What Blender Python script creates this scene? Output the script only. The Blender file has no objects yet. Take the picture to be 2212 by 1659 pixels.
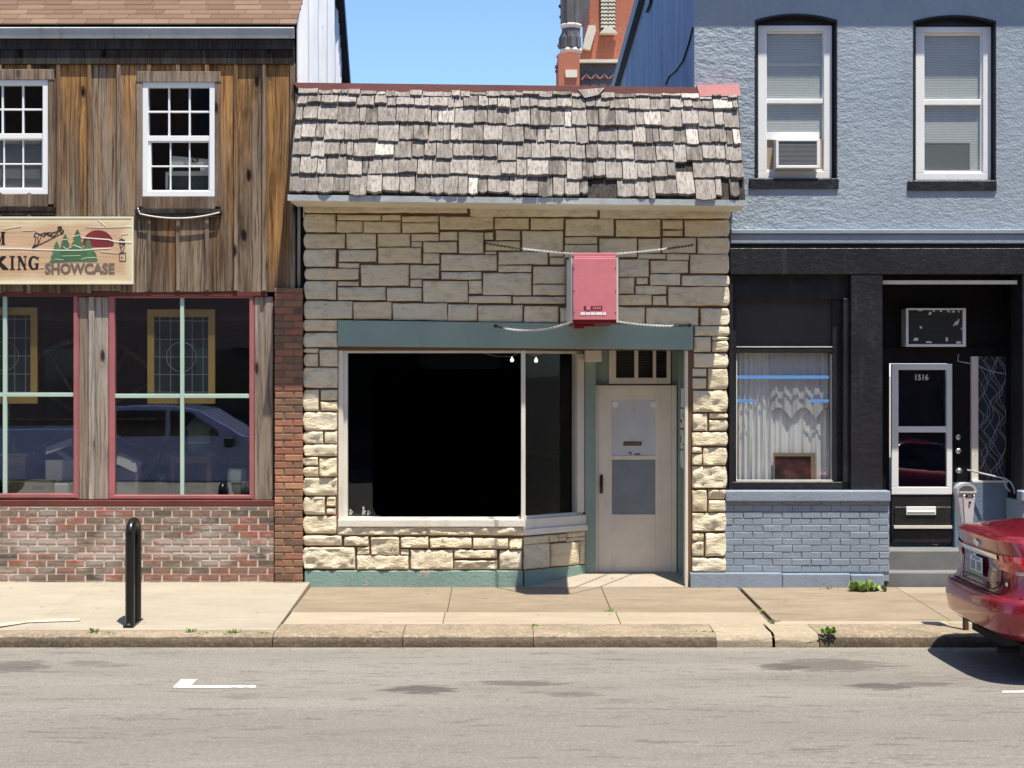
import bpy, bmesh, math, random
from mathutils import Vector, Matrix, noise as MN
R = math.radians
rnd = random.Random(7)
C = bpy.context.scene.collection
SC = bpy.context.scene
# ------------------------------------------------------------------ camera, sky, sun, exposure
S, U0, V0, D, HC = 195.0, 1080.0, 805.0, 16.0, 2.36     # facade scale (px per metre), horizon, distance, eye height
cam = bpy.data.cameras.new('camera'); camo = bpy.data.objects.new('camera', cam); C.objects.link(camo)
camo.location = (0, -D, HC); camo.rotation_euler = (R(90), 0, 0)
cam.sensor_width = 36; cam.lens = 36 * S * D / 2212
cam.shift_x = 26 / 2212; cam.shift_y = -24.5 / 2212
cam.clip_end = 2000; cam.clip_start = .1
SC.camera = camo
SUN = Vector((.34, -.55, 2.15)).normalized()
w = bpy.data.worlds.new('World'); SC.world = w; w.use_nodes = True
wn = w.node_tree; bg = wn.nodes['Background']
sky = wn.nodes.new('ShaderNodeTexSky'); sky.sky_type = 'NISHITA'; sky.sun_disc = False
sky.sun_elevation = math.asin(SUN.z); sky.sun_rotation = math.atan2(SUN.x, SUN.y)
sky.air_density = .8; sky.dust_density = .5; sky.ozone_density = 6; sky.altitude = 200
wn.links.new(sky.outputs[0], bg.inputs[0]); bg.inputs[1].default_value = .15
sl = bpy.data.lights.new('sun', 'SUN'); sl.energy = 4.9; sl.angle = R(.5); sl.color = (1, .94, .83)
so = bpy.data.objects.new('sun', sl); C.objects.link(so); so.location = (10, -15, 40)
so.rotation_euler = SUN.to_track_quat('Z', 'Y').to_euler()
SC.view_settings.view_transform = 'Standard'; SC.view_settings.look = 'None'
SC.view_settings.exposure = .8; SC.view_settings.gamma = 1
SC.cycles.max_bounces = 8; SC.cycles.transparent_max_bounces = 16

# ------------------------------------------------------------------ helpers
def W(u, v, y=0.0):
    k = (D + y) / D / S
    return Vector(((u - U0) * k, y, HC - (v - V0) * k))
def RC(u0, v0, u1, v1, y=0.0):
    a, b = W(u0, v1, y), W(u1, v0, y)
    return a.x, b.x, a.z, b.z                      # x0 x1 z0 z1
CURB = -2.66
def gz(y, x=0):
    if y > CURB: return -.012 - .05 * (-y / 2.66)
    t = CURB - y
    return -.178 + .016 * min(t, 4.5) - .016 * max(0, t - 4.5)
def G(u, v):
    y = -2.0
    for _ in range(30):
        y = S * D * (HC - gz(y)) / (v - V0) - D
    p = W(u, v, y); p.z = gz(y); return p

class MB:
    def __init__(s): s.v = []; s.f = []; s.t = []; s.m = []; s.mi = 0
    def add(s, pts, faces, t=.5):
        o = len(s.v); s.v += [tuple(p) for p in pts]
        for f in faces: s.f.append([o + i for i in f]); s.t.append(t); s.m.append(s.mi)
    def box(s, x0, x1, y0, y1, z0, z1, t=.5, M=None):
        p = [Vector((x, y, z)) for z in (z0, z1) for y in (y0, y1) for x in (x0, x1)]
        if M: p = [M @ q for q in p]
        s.add(p, [(0, 2, 3, 1), (4, 5, 7, 6), (0, 1, 5, 4), (2, 6, 7, 3), (0, 4, 6, 2), (1, 3, 7, 5)], t)
    def px(s, u0, v0, u1, v1, yf, yb, t=.5):
        x0, x1, z0, z1 = RC(u0, v0, u1, v1, yf); s.box(x0, x1, yf, yb, z0, z1, t)
    def frame(s, o, i, yf, yb, t=.5):              # o, i = (x0,x1,z0,z1)
        s.box(o[0], o[1], yf, yb, i[3], o[3], t); s.box(o[0], o[1], yf, yb, o[2], i[2], t)
        s.box(o[0], i[0], yf, yb, i[2], i[3], t); s.box(i[1], o[1], yf, yb, i[2], i[3], t)
    def prism(s, poly, yf, yb, t=.5):              # polygon [(x,z)] extruded in y
        n = len(poly); p = [(x, yf, z) for x, z in poly] + [(x, yb, z) for x, z in poly]
        s.add(p, [list(range(n)), list(range(2 * n - 1, n - 1, -1))] + [(i, i + n, (i + 1) % n + n, (i + 1) % n) for i in range(n)], t)
    def tube(s, path, r, n=8, t=.5, cap=True):
        path = [Vector(p) for p in path]; rs = r if isinstance(r, (list, tuple)) else [r] * len(path)
        pts = []; a = None
        for i, p in enumerate(path):
            d = (path[min(i + 1, len(path) - 1)] - path[max(i - 1, 0)]).normalized()
            if a is not None: a = a - d * a.dot(d)
            if a is None or a.length < 1e-3:
                a = d.cross(Vector((0, 0, 1)))
                if a.length < 1e-3: a = d.cross(Vector((1, 0, 0)))
            a.normalize(); b = d.cross(a)
            pts += [p + (a * math.cos(2 * math.pi * k / n) + b * math.sin(2 * math.pi * k / n)) * rs[i] for k in range(n)]
        f = [(i * n + k, i * n + (k + 1) % n, (i + 1) * n + (k + 1) % n, (i + 1) * n + k) for i in range(len(path) - 1) for k in range(n)]
        if cap: f += [list(range(n))[::-1], [(len(path) - 1) * n + k for k in range(n)]]
        s.add(pts, f, t)
    def lathe(s, c, prof, n=16, t=.5, axis='z', ph=0):
        pts = []
        for r, h in prof:
            for k in range(n):
                a = 2 * math.pi * (k + ph) / n; q = (r * math.cos(a), r * math.sin(a), h)
                if axis == 'y': q = (q[0], q[2], q[1])
                pts.append((c[0] + q[0], c[1] + q[1], c[2] + q[2]))
        m = len(prof)
        f = [(i * n + k, i * n + (k + 1) % n, (i + 1) * n + (k + 1) % n, (i + 1) * n + k) for i in range(m - 1) for k in range(n)]
        f += [list(range(n))[::-1], [(m - 1) * n + k for k in range(n)]]
        s.add(pts, f, t)
    def grid(s, nx, ny, fn, t=.5, closed=False):
        pts = [fn(i / nx, j / ny) for j in range(ny + 1) for i in range(nx + 1)]
        s.add(pts, [(j * (nx + 1) + i, j * (nx + 1) + i + 1, (j + 1) * (nx + 1) + i + 1, (j + 1) * (nx + 1) + i) for j in range(ny) for i in range(nx)], t)
    def build(s, name, mat, parent=None, smooth=False, bev=0, seg=1, recalc=True, origin=None, angle=None):
        me = bpy.data.meshes.new(name)
        if parent is not None: org = wloc(parent)
        elif origin is not None: org = Vector(origin)
        else:
            xs = [p[0] for p in s.v]; ys = [p[1] for p in s.v]; zs = [p[2] for p in s.v]
            org = Vector(((min(xs) + max(xs)) / 2, (min(ys) + max(ys)) / 2, min(zs)))
        me.from_pydata([Vector(p) - org for p in s.v], [], s.f)
        mats = mat if isinstance(mat, (list, tuple)) else [mat]
        for m in mats: me.materials.append(m)
        at = me.attributes.new('tint', 'FLOAT', 'FACE')
        at.data.foreach_set('value', s.t)
        me.polygons.foreach_set('material_index', s.m)
        bm = bmesh.new(); bm.from_mesh(me)
        if recalc: bmesh.ops.recalc_face_normals(bm, faces=bm.faces)
        if bev: bmesh.ops.bevel(bm, geom=list(bm.edges), offset=bev, segments=seg, profile=.6, affect='EDGES', clamp_overlap=True)
        bm.to_mesh(me); bm.free()
        if smooth:
            for p in me.polygons: p.use_smooth = True
            if angle: me.set_sharp_from_angle(angle=R(angle))
        o = bpy.data.objects.new(name, me); C.objects.link(o)
        if parent is not None: o.parent = parent
        else: o.location = org
        return o
def wloc(o):
    l = Vector(o.location)
    while o.parent: o = o.parent; l += o.location
    return l
def tag(o, label=None, cat=None, group=None, kind=None):
    if label: o['label'] = label
    if cat: o['category'] = cat
    if group: o['group'] = group
    if kind: o['kind'] = kind
    return o
def thing(name, label, cat, loc=(0, 0, 0), group=None):
    o = bpy.data.objects.new(name, None); o.empty_display_size = .2; C.objects.link(o); o.location = loc
    return tag(o, label, cat, group)
def struct(mb, name, mat, label=None, **k):
    o = mb.build(name, mat, **k); o['kind'] = 'structure'
    if label: o['label'] = label
    return o
def textmesh(txt, x0, x1, z0, z1, y, depth=.004, bold=.0, M=None):
    cu = bpy.data.curves.new('t', 'FONT'); cu.body = txt; cu.size = 1; cu.extrude = .02; cu.offset = bold; cu.resolution_u = 3
    ob = bpy.data.objects.new('t', cu); C.objects.link(ob)
    dg = bpy.context.evaluated_depsgraph_get(); me = bpy.data.meshes.new_from_object(ob.evaluated_get(dg))
    bpy.data.objects.remove(ob)
    P = [v.co.copy() for v in me.vertices]; F = [list(p.vertices) for p in me.polygons]
    bpy.data.meshes.remove(me)
    ax = min(p.x for p in P); bxx = max(p.x for p in P); ay = min(p.y for p in P); by = max(p.y for p in P)
    out = []
    for p in P:
        q = Vector((x0 + (p.x - ax) / (bxx - ax) * (x1 - x0), y - (depth if p.z > 0 else 0), z0 + (p.y - ay) / (by - ay) * (z1 - z0)))
        out.append(M @ q if M else q)
    mb = MB(); mb.add(out, F); return mb

# ------------------------------------------------------------------ node materials
class NM:
    def __init__(s, name, rough=.8, spec=.3):
        s.mat = bpy.data.materials.new(name); s.mat.use_nodes = True; s.nt = s.mat.node_tree
        s.b = s.nt.nodes['Principled BSDF']; s.b.inputs['Roughness'].default_value = rough
        s.b.inputs['Specular IOR Level'].default_value = spec
        s.pos = s.n('ShaderNodeNewGeometry').outputs['Position']
        a = s.n('ShaderNodeAttribute'); a.attribute_name = 'tint'; s.tint = a.outputs['Fac']
    def n(s, ty, **k):
        nd = s.nt.nodes.new(ty)
        for key, v in k.items():
            if key[0] == '_': setattr(nd, key[1:], v); continue
            i = int(key[1:]) if key[0] == 'i' and key[1:].isdigit() else key.replace('_', ' ')
            s.set(nd.inputs[i], v)
        return nd
    def set(s, sock, v):
        if isinstance(v, bpy.types.NodeSocket): s.nt.links.new(v, sock)
        elif isinstance(v, (tuple, list)) and len(v) == 3 and sock.type == 'RGBA': sock.default_value = (*v, 1)
        else: sock.default_value = v
    def vm(s, v, m): return s.n('ShaderNodeVectorMath', _operation='MULTIPLY', i0=v, i1=m).outputs[0]
    def va(s, v, m): return s.n('ShaderNodeVectorMath', _operation='ADD', i0=v, i1=m).outputs[0]
    def m(s, op, a, b=0.0, c=0.0, clamp=False):
        return s.n('ShaderNodeMath', _operation=op, _use_clamp=clamp, i0=a, i1=b, i2=c).outputs[0]
    def noise(s, vec, scale=1, detail=3, rough=.55, dist=0, col=False):
        nd = s.n('ShaderNodeTexNoise', Vector=vec, Scale=scale, Detail=detail, Roughness=rough, Distortion=dist)
        return nd.outputs[1 if col else 0]
    def tv(s, k=37.0):                              # per-piece offset of the coordinates
        c = s.n('ShaderNodeCombineXYZ', i0=s.m('MULTIPLY', s.tint, k), i1=s.m('MULTIPLY', s.tint, k * 1.7), i2=s.m('MULTIPLY', s.tint, k * .6)).outputs[0]
        return s.va(s.pos, c)
    def ramp(s, f, stops, interp='LINEAR'):
        nd = s.n('ShaderNodeValToRGB', i0=f); cr = nd.color_ramp; cr.interpolation = interp
        while len(cr.elements) < len(stops): cr.elements.new(.5)
        for e, (p, c) in zip(cr.elements, stops):
            e.position = p; e.color = (*c, 1) if isinstance(c, (tuple, list)) else (c, c, c, 1)
        return nd.outputs[0]
    def step(s, f, a, b): return s.n('ShaderNodeMapRange', _clamp=True, i0=f, i1=a, i2=b).outputs[0]
    def mix(s, f, a, b, blend='MIX'):
        nd = s.n('ShaderNodeMix', _data_type='RGBA', _blend_type=blend); s.set(nd.inputs[0], f); s.set(nd.inputs[6], a); s.set(nd.inputs[7], b)
        return nd.outputs[2]
    def sep(s, v): 
        nd = s.n('ShaderNodeSeparateXYZ', i0=v); return nd.outputs
    def col(s, c): s.set(s.b.inputs['Base Color'], c)
    def bump(s, h, dist=.01, strength=1.0, prev=None):
        nd = s.n('ShaderNodeBump', Height=h, Distance=dist, Strength=strength)
        if prev: s.nt.links.new(prev, nd.inputs['Normal'])
        s.nt.links.new(nd.outputs[0], s.b.inputs['Normal']); return nd.outputs[0]

def paint(name, c, rough=.6, var=.15, dirt=.25, bump=.004, bscale=40, metal=0, chips=None, spec=.3, dirtc=(.12, .1, .08)):
    k = NM(name, rough, spec)
    n1 = k.noise(k.tv(), 2.2, 4); n2 = k.noise(k.vm(k.pos, (9, 9, 1.6)), 1, 5, .65)
    c1 = k.mix(k.step(n1, .3, .7), tuple(x * (1 - var) for x in c), tuple(min(1, x * (1 + var)) for x in c))
    c1 = k.mix(k.m('MULTIPLY', k.step(n2, .55, .8), dirt), c1, dirtc)
    if chips:
        n3 = k.noise(k.pos, chips[1], 6, .7); c1 = k.mix(k.step(n3, chips[2], chips[2] + .03), c1, chips[0])
    k.col(c1); k.b.inputs['Metallic'].default_value = metal
    if bump: k.bump(k.noise(k.pos, bscale, 4, .6), bump)
    return k.mat

def wood(name, grey, brown, orange, dark, amt_orange=(.45, .75), zlo=None, rough=.85):
    k = NM(name, rough, .15)
    p = k.tv(61)
    warp = k.noise(k.vm(p, (3, 3, .9)), 1, 2)
    pw = k.va(p, k.n('ShaderNodeCombineXYZ', i0=k.m('MULTIPLY', warp, .10)).outputs[0])
    g = k.noise(k.vm(pw, (55, 55, 1.3)), 1, 5, .7)            # grain
    g2 = k.noise(k.vm(pw, (14, 14, .7)), 1, 4, .6)
    pt = k.noise(k.vm(p, (2.6, 2.6, .5)), 1, 4, .6)
    pt = k.m('ADD', pt, k.m('MULTIPLY', k.m('SUBTRACT', k.n('ShaderNodeMath', _operation='FRACT', i0=k.m('MULTIPLY', k.tint, 7.13)).outputs[0], .5), .30))
    c = k.mix(k.step(pt, .34, .62), brown, grey)
    c = k.mix(k.m('MULTIPLY', k.step(g2, .56, .74), .6), c, tuple(min(1, q * 1.55) for q in grey))
    x, y, z = k.sep(k.pos)
    on = k.noise(k.vm(p, (7, 7, .55)), 1, 3, .5)
    if zlo:                                                    # boards keep their stain where the eaves shelter them
        lift = k.m('ADD', k.m('MULTIPLY', k.step(z, zlo[0], zlo[1]), .42), -.20)
        on = k.m('ADD', on, k.m('ADD', lift, k.m('MULTIPLY', k.m('SUBTRACT', k.tint, .5), .30)))
    c = k.mix(k.m('MULTIPLY', k.step(on, *amt_orange), .9), c, k.mix(k.step(g2, .42, .6), orange, tuple(q * .5 for q in orange)))
    c = k.mix(k.m('MULTIPLY', k.step(g, .48, .62), .78), c, dark)
    vo = k.n('ShaderNodeTexVoronoi', Vector=k.vm(pw, (4.2, 4.2, 1.7)), Scale=1.0, Randomness=1.0)
    kn = k.step(vo.outputs[0], .15, .06)
    c = k.mix(k.m('MULTIPLY', k.step(vo.outputs[0], .30, .12), .45), c, tuple(q * .55 for q in brown))
    c = k.mix(kn, c, tuple(q * .4 for q in dark))
    c = k.mix(k.m('MULTIPLY', k.step(k.noise(k.vm(p, (2.0, 2.0, .6)), 1, 5, .65), .56, .70), .75), c, tuple(q * 1.2 for q in dark))
    ck = k.noise(k.vm(pw, (30, 30, .8)), 1, 6, .75)
    c = k.mix(k.m('MULTIPLY', k.step(ck, .64, .70), .85), c, tuple(q * .5 for q in dark))
    k.col(c)
    h = k.m('SUBTRACT', g, k.m('MULTIPLY', kn, .8))
    k.bump(h, .02, .9)
    return k.mat

def conc(name, c, var=.12, stain=.25, sc=1.2, speck=.15):
    k = NM(name, .9, .2)
    n1 = k.noise(k.vm(k.pos, (1, 2.2, 1)), sc, 6, .6); n2 = k.noise(k.pos, 60, 4, .7); n3 = k.noise(k.vm(k.pos, (.7, 3, 1)), 1.1, 5, .65)
    cc = k.mix(k.step(n1, .3, .7), tuple(x * (1 - var) for x in c), tuple(x * (1 + var) for x in c))
    cc = k.mix(k.m('MULTIPLY', k.step(n3, .52, .75), stain), cc, tuple(x * y for x, y in zip(c, (.5, .44, .38))))
    cc = k.mix(k.m('MULTIPLY', k.step(n2, .35, .7), speck), cc, tuple(x * .55 for x in c))
    cc = k.mix(k.m('MULTIPLY', k.m('SUBTRACT', k.tint, .5), .5), cc, (.9, .85, .75))
    if sc > 1.25:
        gum = k.n('ShaderNodeTexVoronoi', Vector=k.pos, Scale=2.7).outputs[0]; cc = k.mix(k.m('MULTIPLY', k.step(gum, .075, .05), .6), cc, tuple(x * .4 for x in c))
        cr = k.noise(k.vm(k.pos, (1.5, 2.5, 1)), 1.8, 8, .75); cc = k.mix(k.m('MULTIPLY', k.step(k.m('ABSOLUTE', k.m('SUBTRACT', cr, .5)), .006, .0), .35), cc, tuple(x * .4 for x in c))
    if name == 'old_concrete':
        x, y, z = k.sep(k.pos); b = k.m('MULTIPLY', k.m('MULTIPLY', k.step(y, -.95, -1.4), k.step(x, 2.66, 2.62)), k.step(k.noise(k.vm(k.pos, (.8, 3, 1)), 1.5, 5, .6), .3, .6)); cc = k.mix(k.m('MULTIPLY', b, .6), cc, (.19, .145, .10))
    k.col(cc); k.bump(k.noise(k.pos, 90, 4, .7), .004, .6); return k.mat

def plain(name, c, rough=.5, metal=0, spec=.5, coat=0):
    k = NM(name, rough, spec); k.col(c); k.b.inputs['Metallic'].default_value = metal; k.b.inputs['Coat Weight'].default_value = coat
    k.b.inputs['Coat Roughness'].default_value = .03
    return k.mat
def glassmat(name, base=.10, tint=(.9, .95, .95), wav=.0, fk=.5):
    m = bpy.data.materials.new(name); m.use_nodes = True; nt = m.node_tree; nt.nodes.clear()
    o = nt.nodes.new('ShaderNodeOutputMaterial'); mx = nt.nodes.new('ShaderNodeMixShader')
    t = nt.nodes.new('ShaderNodeBsdfTransparent'); t.inputs[0].default_value = (*tint, 1)
    g = nt.nodes.new('ShaderNodeBsdfGlossy'); g.inputs['Roughness'].default_value = .012; g.inputs[0].default_value = (.95, .97, 1, 1)
    f = nt.nodes.new('ShaderNodeFresnel'); f.inputs[0].default_value = 1.5
    a = nt.nodes.new('ShaderNodeMath'); a.operation = 'ADD'; a.inputs[1].default_value = base; a.use_clamp = True
    ns = nt.nodes.new('ShaderNodeTexNoise'); ns.inputs['Scale'].default_value = 1.7; b = nt.nodes.new('ShaderNodeBump')
    b.inputs['Distance'].default_value = .006; b.inputs['Strength'].default_value = wav
    ge = nt.nodes.new('ShaderNodeNewGeometry'); nt.links.new(ge.outputs['Position'], ns.inputs['Vector'])
    nt.links.new(ns.outputs[0], b.inputs['Height']); nt.links.new(b.outputs[0], g.inputs['Normal'])
    fm = nt.nodes.new('ShaderNodeMath'); fm.operation = 'MULTIPLY'; fm.inputs[1].default_value = fk; nt.links.new(f.outputs[0], fm.inputs[0]); nt.links.new(fm.outputs[0], a.inputs[0]); nt.links.new(a.outputs[0], mx.inputs[0])
    nt.links.new(t.outputs[0], mx.inputs[1]); nt.links.new(g.outputs[0], mx.inputs[2]); nt.links.new(mx.outputs[0], o.inputs[0])
    return m

M = {}
M['boards'] = wood('weathered_boards', (.34, .26, .185), (.14, .09, .055), (.60, .31, .105), (.032, .02, .013), zlo=(3.2, 5.6))
M['battens'] = wood('weathered_battens', (.33, .255, .19), (.20, .125, .078), (.42, .22, .09), (.045, .03, .02), (.55, .85), zlo=(3.2, 5.6))
M['post'] = wood('grey_post', (.44, .375, .31), (.30, .235, .18), (.42, .27, .15), (.10, .075, .055), (.7, .9))
M['darkwood'] = wood('dark_fascia', (.07, .062, .055), (.035, .026, .022), (.13, .065, .03), (.012, .009, .008), (.6, .85))
M['trimwood'] = wood('window_trim_wood', (.33, .255, .19), (.20, .125, .075), (.34, .18, .08), (.05, .032, .022), (.6, .85))
M['white'] = paint('white_paint', (.80, .80, .77), .45, .05, .12, .002)
M['oldwhite'] = paint('old_white_paint', (.70, .66, .57), .5, .08, .3, .003, chips=((.35, .33, .28), 14, .72))
M['cream'] = paint('cream_paint', (.72, .66, .54), .5, .08, .2, .002)
M['teal'] = paint('teal_paint', (.25, .335, .295), .6, .07, .15, .002)
M['tealbase'] = paint('chipped_teal_paint', (.22, .325, .28), .7, .12, .35, .006, 30, chips=((.42, .36, .29), 3.2, .60))
M['redframe'] = paint('faded_red_paint', (.36, .125, .125), .55, .12, .15, .002)
M['redbeam'] = paint('dark_red_paint', (.13, .035, .025), .6, .2, .35, .004)
M['mint'] = paint('mint_paint', (.42, .55, .46), .5, .06, .1, .002)
M['galv'] = paint('galvanised_gutter', (.42, .44, .43), .5, .15, .5, .004, dirtc=(.1, .085, .07))
M['black'] = paint('black_paint', (.016, .016, .018), .42, .3, .3, .010, 18, dirtc=(.10, .09, .085), spec=.4, chips=((.14, .13, .125), 5.5, .715))
M['blackgloss'] = plain('gloss_black_paint', (.008, .008, .008), .28, 0, .35, .15)
M['dark'] = plain('dark_interior', (.012, .012, .014), .95, 0, .05)
M['dark2'] = plain('interior_wall_paint', (.05, .048, .047), .95, 0, .05)
M['void'] = plain('matt_black_blank', (.0, .0, .0), 1, 0, 0)
M['glass'] = glassmat('shop_glass', .008, (.96, .97, .975), .25)
M['glassbay'] = glassmat('bay_glass', .0, (.93, .95, .95), .1, .12)
M['glassr'] = glassmat('reflective_shop_glass', .135, (.96, .97, .975), .07)
M['glassb'] = glassmat('upper_glass', .02, (.97, .98, .975), .3)
M['chrome'] = plain('chrome', (.8, .8, .8), .12, 1)
M['steel'] = paint('brushed_steel', (.55, .55, .53), .35, .1, .15, .001, metal=.9)
M['rope'] = paint('white_chain', (.62, .60, .55), .5, .2, .2, 0)
M['rust'] = paint('rusty_chain', (.07, .045, .03), .8, .2, .2, 0)
M['pink'] = paint('faded_red_metal', (.60, .19, .21), .45, .10, .22, .002, 20, dirtc=(.30, .09, .08))
M['deepred'] = paint('deep_red_metal', (.20, .012, .018), .45, .1, .1, .001)
M['recess'] = paint('black_recess_shade', (.005, .005, .006), .5, .2, .2, .003, 25, dirtc=(.03, .028, .025), spec=.25)  # near-black copy of the black paint, recess shade put into the colour
M['rubber'] = plain('tyre_rubber', (.02, .02, .02), .8, 0, .2)
# special materials -------------------------------------------------
def m_stone():
    k = NM('rock_faced_stone', .9, .15)
    p = k.tv(23)
    n = k.noise(k.vm(p, (1, 1, 1.8)), 7, 6, .62); n2 = k.noise(p, 2.0, 3); n3 = k.noise(k.vm(p, (1, 1, 2.5)), 16, 5, .7)
    c = k.mix(k.step(n2, .3, .7), (.82, .70, .48), (.87, .79, .60))
    c = k.mix(k.step(k.tint, .35, 1.0), c, k.mix(.5, (.84, .68, .41), c))
    c = k.mix(k.m('MULTIPLY', k.step(n, .5, .75), .55), c, (.42, .33, .22))
    c = k.mix(k.m('MULTIPLY', k.step(n3, .60, .72), .6), c, (.20, .15, .10))
    hole = k.n('ShaderNodeTexVoronoi', Vector=k.pos, Scale=2.6).outputs[0]
    c = k.mix(k.step(hole, .03, .02), c, (.03, .02, .015))
    k.col(c); k.bump(k.m('ADD', k.noise(k.vm(p, (1, 1, 2.0)), 16, 7, .72), k.m('MULTIPLY', n3, .6)), .03, 1.0); return k.mat
M['stone'] = m_stone()
M['mortar'] = conc('brown_mortar', (.17, .10, .06), .15, .3)
M['mortarlight'] = conc('pale_mortar', (.52, .45, .36), .15, .3)
def m_shake():
    k = NM('weathered_shake', .9, .12)
    p = k.tv(91)
    g = k.noise(k.vm(p, (60, 20, 3.0)), 1, 5, .7); g2 = k.noise(k.vm(p, (22, 10, 1.4)), 1, 4, .6); g3 = k.noise(p, 5, 4, .6)
    c = k.ramp(k.tint, [(0, (.10, .088, .076)), (.25, (.215, .192, .17)), (.65, (.30, .27, .24)), (.93, (.41, .37, .335)), (.97, (.56, .52, .46)), (1, (.62, .58, .52))])
    c = k.mix(k.m('MULTIPLY', k.step(g2, .42, .68), .55), c, (.47, .425, .37))
    c = k.mix(k.m('MULTIPLY', k.step(g, .48, .66), .8), c, (.085, .068, .054))
    c = k.mix(k.m('MULTIPLY', k.step(g3, .55, .75), .5), c, (.13, .105, .09))
    k.col(c); k.bump(k.m('ADD', g, k.m('MULTIPLY', g2, .5)), .014, .9); return k.mat
M['shake'] = m_shake()
def m_brick(name, stops, white=None, rough=.9):
    k = NM(name, rough, .15); p = k.tv(13)
    c = k.ramp(k.tint, stops)
    n = k.noise(p, 9, 5, .65); n2 = k.noise(p, 45, 4, .7)
    c = k.mix(k.m('MULTIPLY', k.step(n, .45, .75), .5), c, (.09, .06, .045))
    if white:
        x, y, z = k.sep(k.pos)
        wz = k.m('MULTIPLY', k.step(z, white[0], white[0] + .12), k.step(z, white[1], white[1] - .12))
        nn = k.m('ADD', k.noise(k.vm(k.pos, (1.3, 1, 3)), 1.3, 5, .65), k.m('MULTIPLY', wz, .13))
        c = k.mix(k.m('MULTIPLY', k.step(nn, .50, .66), .66), c, (.52, .45, .39))
    k.col(c); k.bump(k.m('ADD', n2, n), .006, .8); return k.mat
M['brickold'] = m_brick('old_brick', [(0, (.12, .092, .068)), (.35, (.205, .152, .108)), (.55, (.26, .17, .125)), (.8, (.29, .14, .10)), (1, (.36, .135, .09))], (.25, .62))
M['brickpier'] = m_brick('pier_brick', [(0, (.16, .10, .07)), (.35, (.28, .165, .105)), (.7, (.37, .15, .095)), (1, (.50, .26, .15))])
M['brickchurch'] = m_brick('church_brick', [(0, (.36, .12, .07)), (1, (.47, .17, .105))])
def m_stucco():
    k = NM('blue_stucco', .75, .25)
    n = k.noise(k.pos, 1.4, 4); sg = k.noise(k.vm(k.pos, (6, 6, .8)), 1, 4)
    c = k.mix(k.step(n, .3, .7), (.275, .325, .37), (.33, .38, .42))
    c = k.mix(k.m('MULTIPLY', k.step(sg, .55, .78), .4), c, (.15, .18, .22)); c = k.mix(k.m('MULTIPLY', k.step(k.noise(k.pos, 2.3, 6, .7), .60, .66), .35), c, (.36, .41, .46)); c = k.mix(k.step(k.noise(k.vm(k.pos, (3.1, 1, 2.2)), 1, 7, .75), .715, .73), c, (.06, .065, .075))
    x, y, z = k.sep(k.pos)
    b1 = k.noise(k.vm(k.pos, (1, 1, 1.7)), 11, 5, .6); b2 = k.noise(k.pos, 34, 5, .65)
    big = k.m('MULTIPLY', k.step(x, 4.2, 2.4), 1.0)
    h = k.m('ADD', k.m('MULTIPLY', b1, k.m('ADD', .5, big)), k.m('MULTIPLY', b2, .45))
    k.col(c); k.bump(h, .03, .75); return k.mat
M['stucco'] = m_stucco()
def m_side():
    k = NM('streaked_blue_side', .8, .2)
    n = k.noise(k.vm(k.pos, (3.0, 3.0, .5)), 1, 5, .65); n2 = k.noise(k.vm(k.pos, (8, 8, 1.0)), 1, 5, .7)
    c = k.mix(k.step(n, .35, .7), (.14, .21, .33), (.28, .37, .50)); c = k.mix(k.m('MULTIPLY', k.step(n2, .5, .7), .5), c, (.09, .14, .23))
    k.col(c); k.bump(n2, .02, .6); return k.mat
M['blueside'] = m_side()
M['bluepaint'] = paint('blue_masonry_paint', (.24, .284, .335), .6, .07, .2, .005, 40)
M['bluedark'] = paint('dark_blue_masonry', (.135, .19, .26), .65, .12, .3, .006, 25)  # darker blue than the other masonry, for the knee wall
def m_shingle():
    k = NM('asphalt_shingles', .95, .1)
    n = k.noise(k.pos, 80, 4, .7); n2 = k.noise(k.tv(9), 3, 3)
    c = k.ramp(k.tint, [(0, (.145, .09, .06)), (.5, (.18, .117, .08)), (1, (.22, .148, .102))])
    c = k.mix(k.m('MULTIPLY', k.step(n, .4, .7), .4), c, (.12, .075, .05)); c = k.mix(k.m('MULTIPLY', k.step(n2, .5, .8), .3), c, (.13, .08, .06))
    k.col(c); k.bump(n, .004, .5); return k.mat
M['shingle'] = m_shingle()
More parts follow.
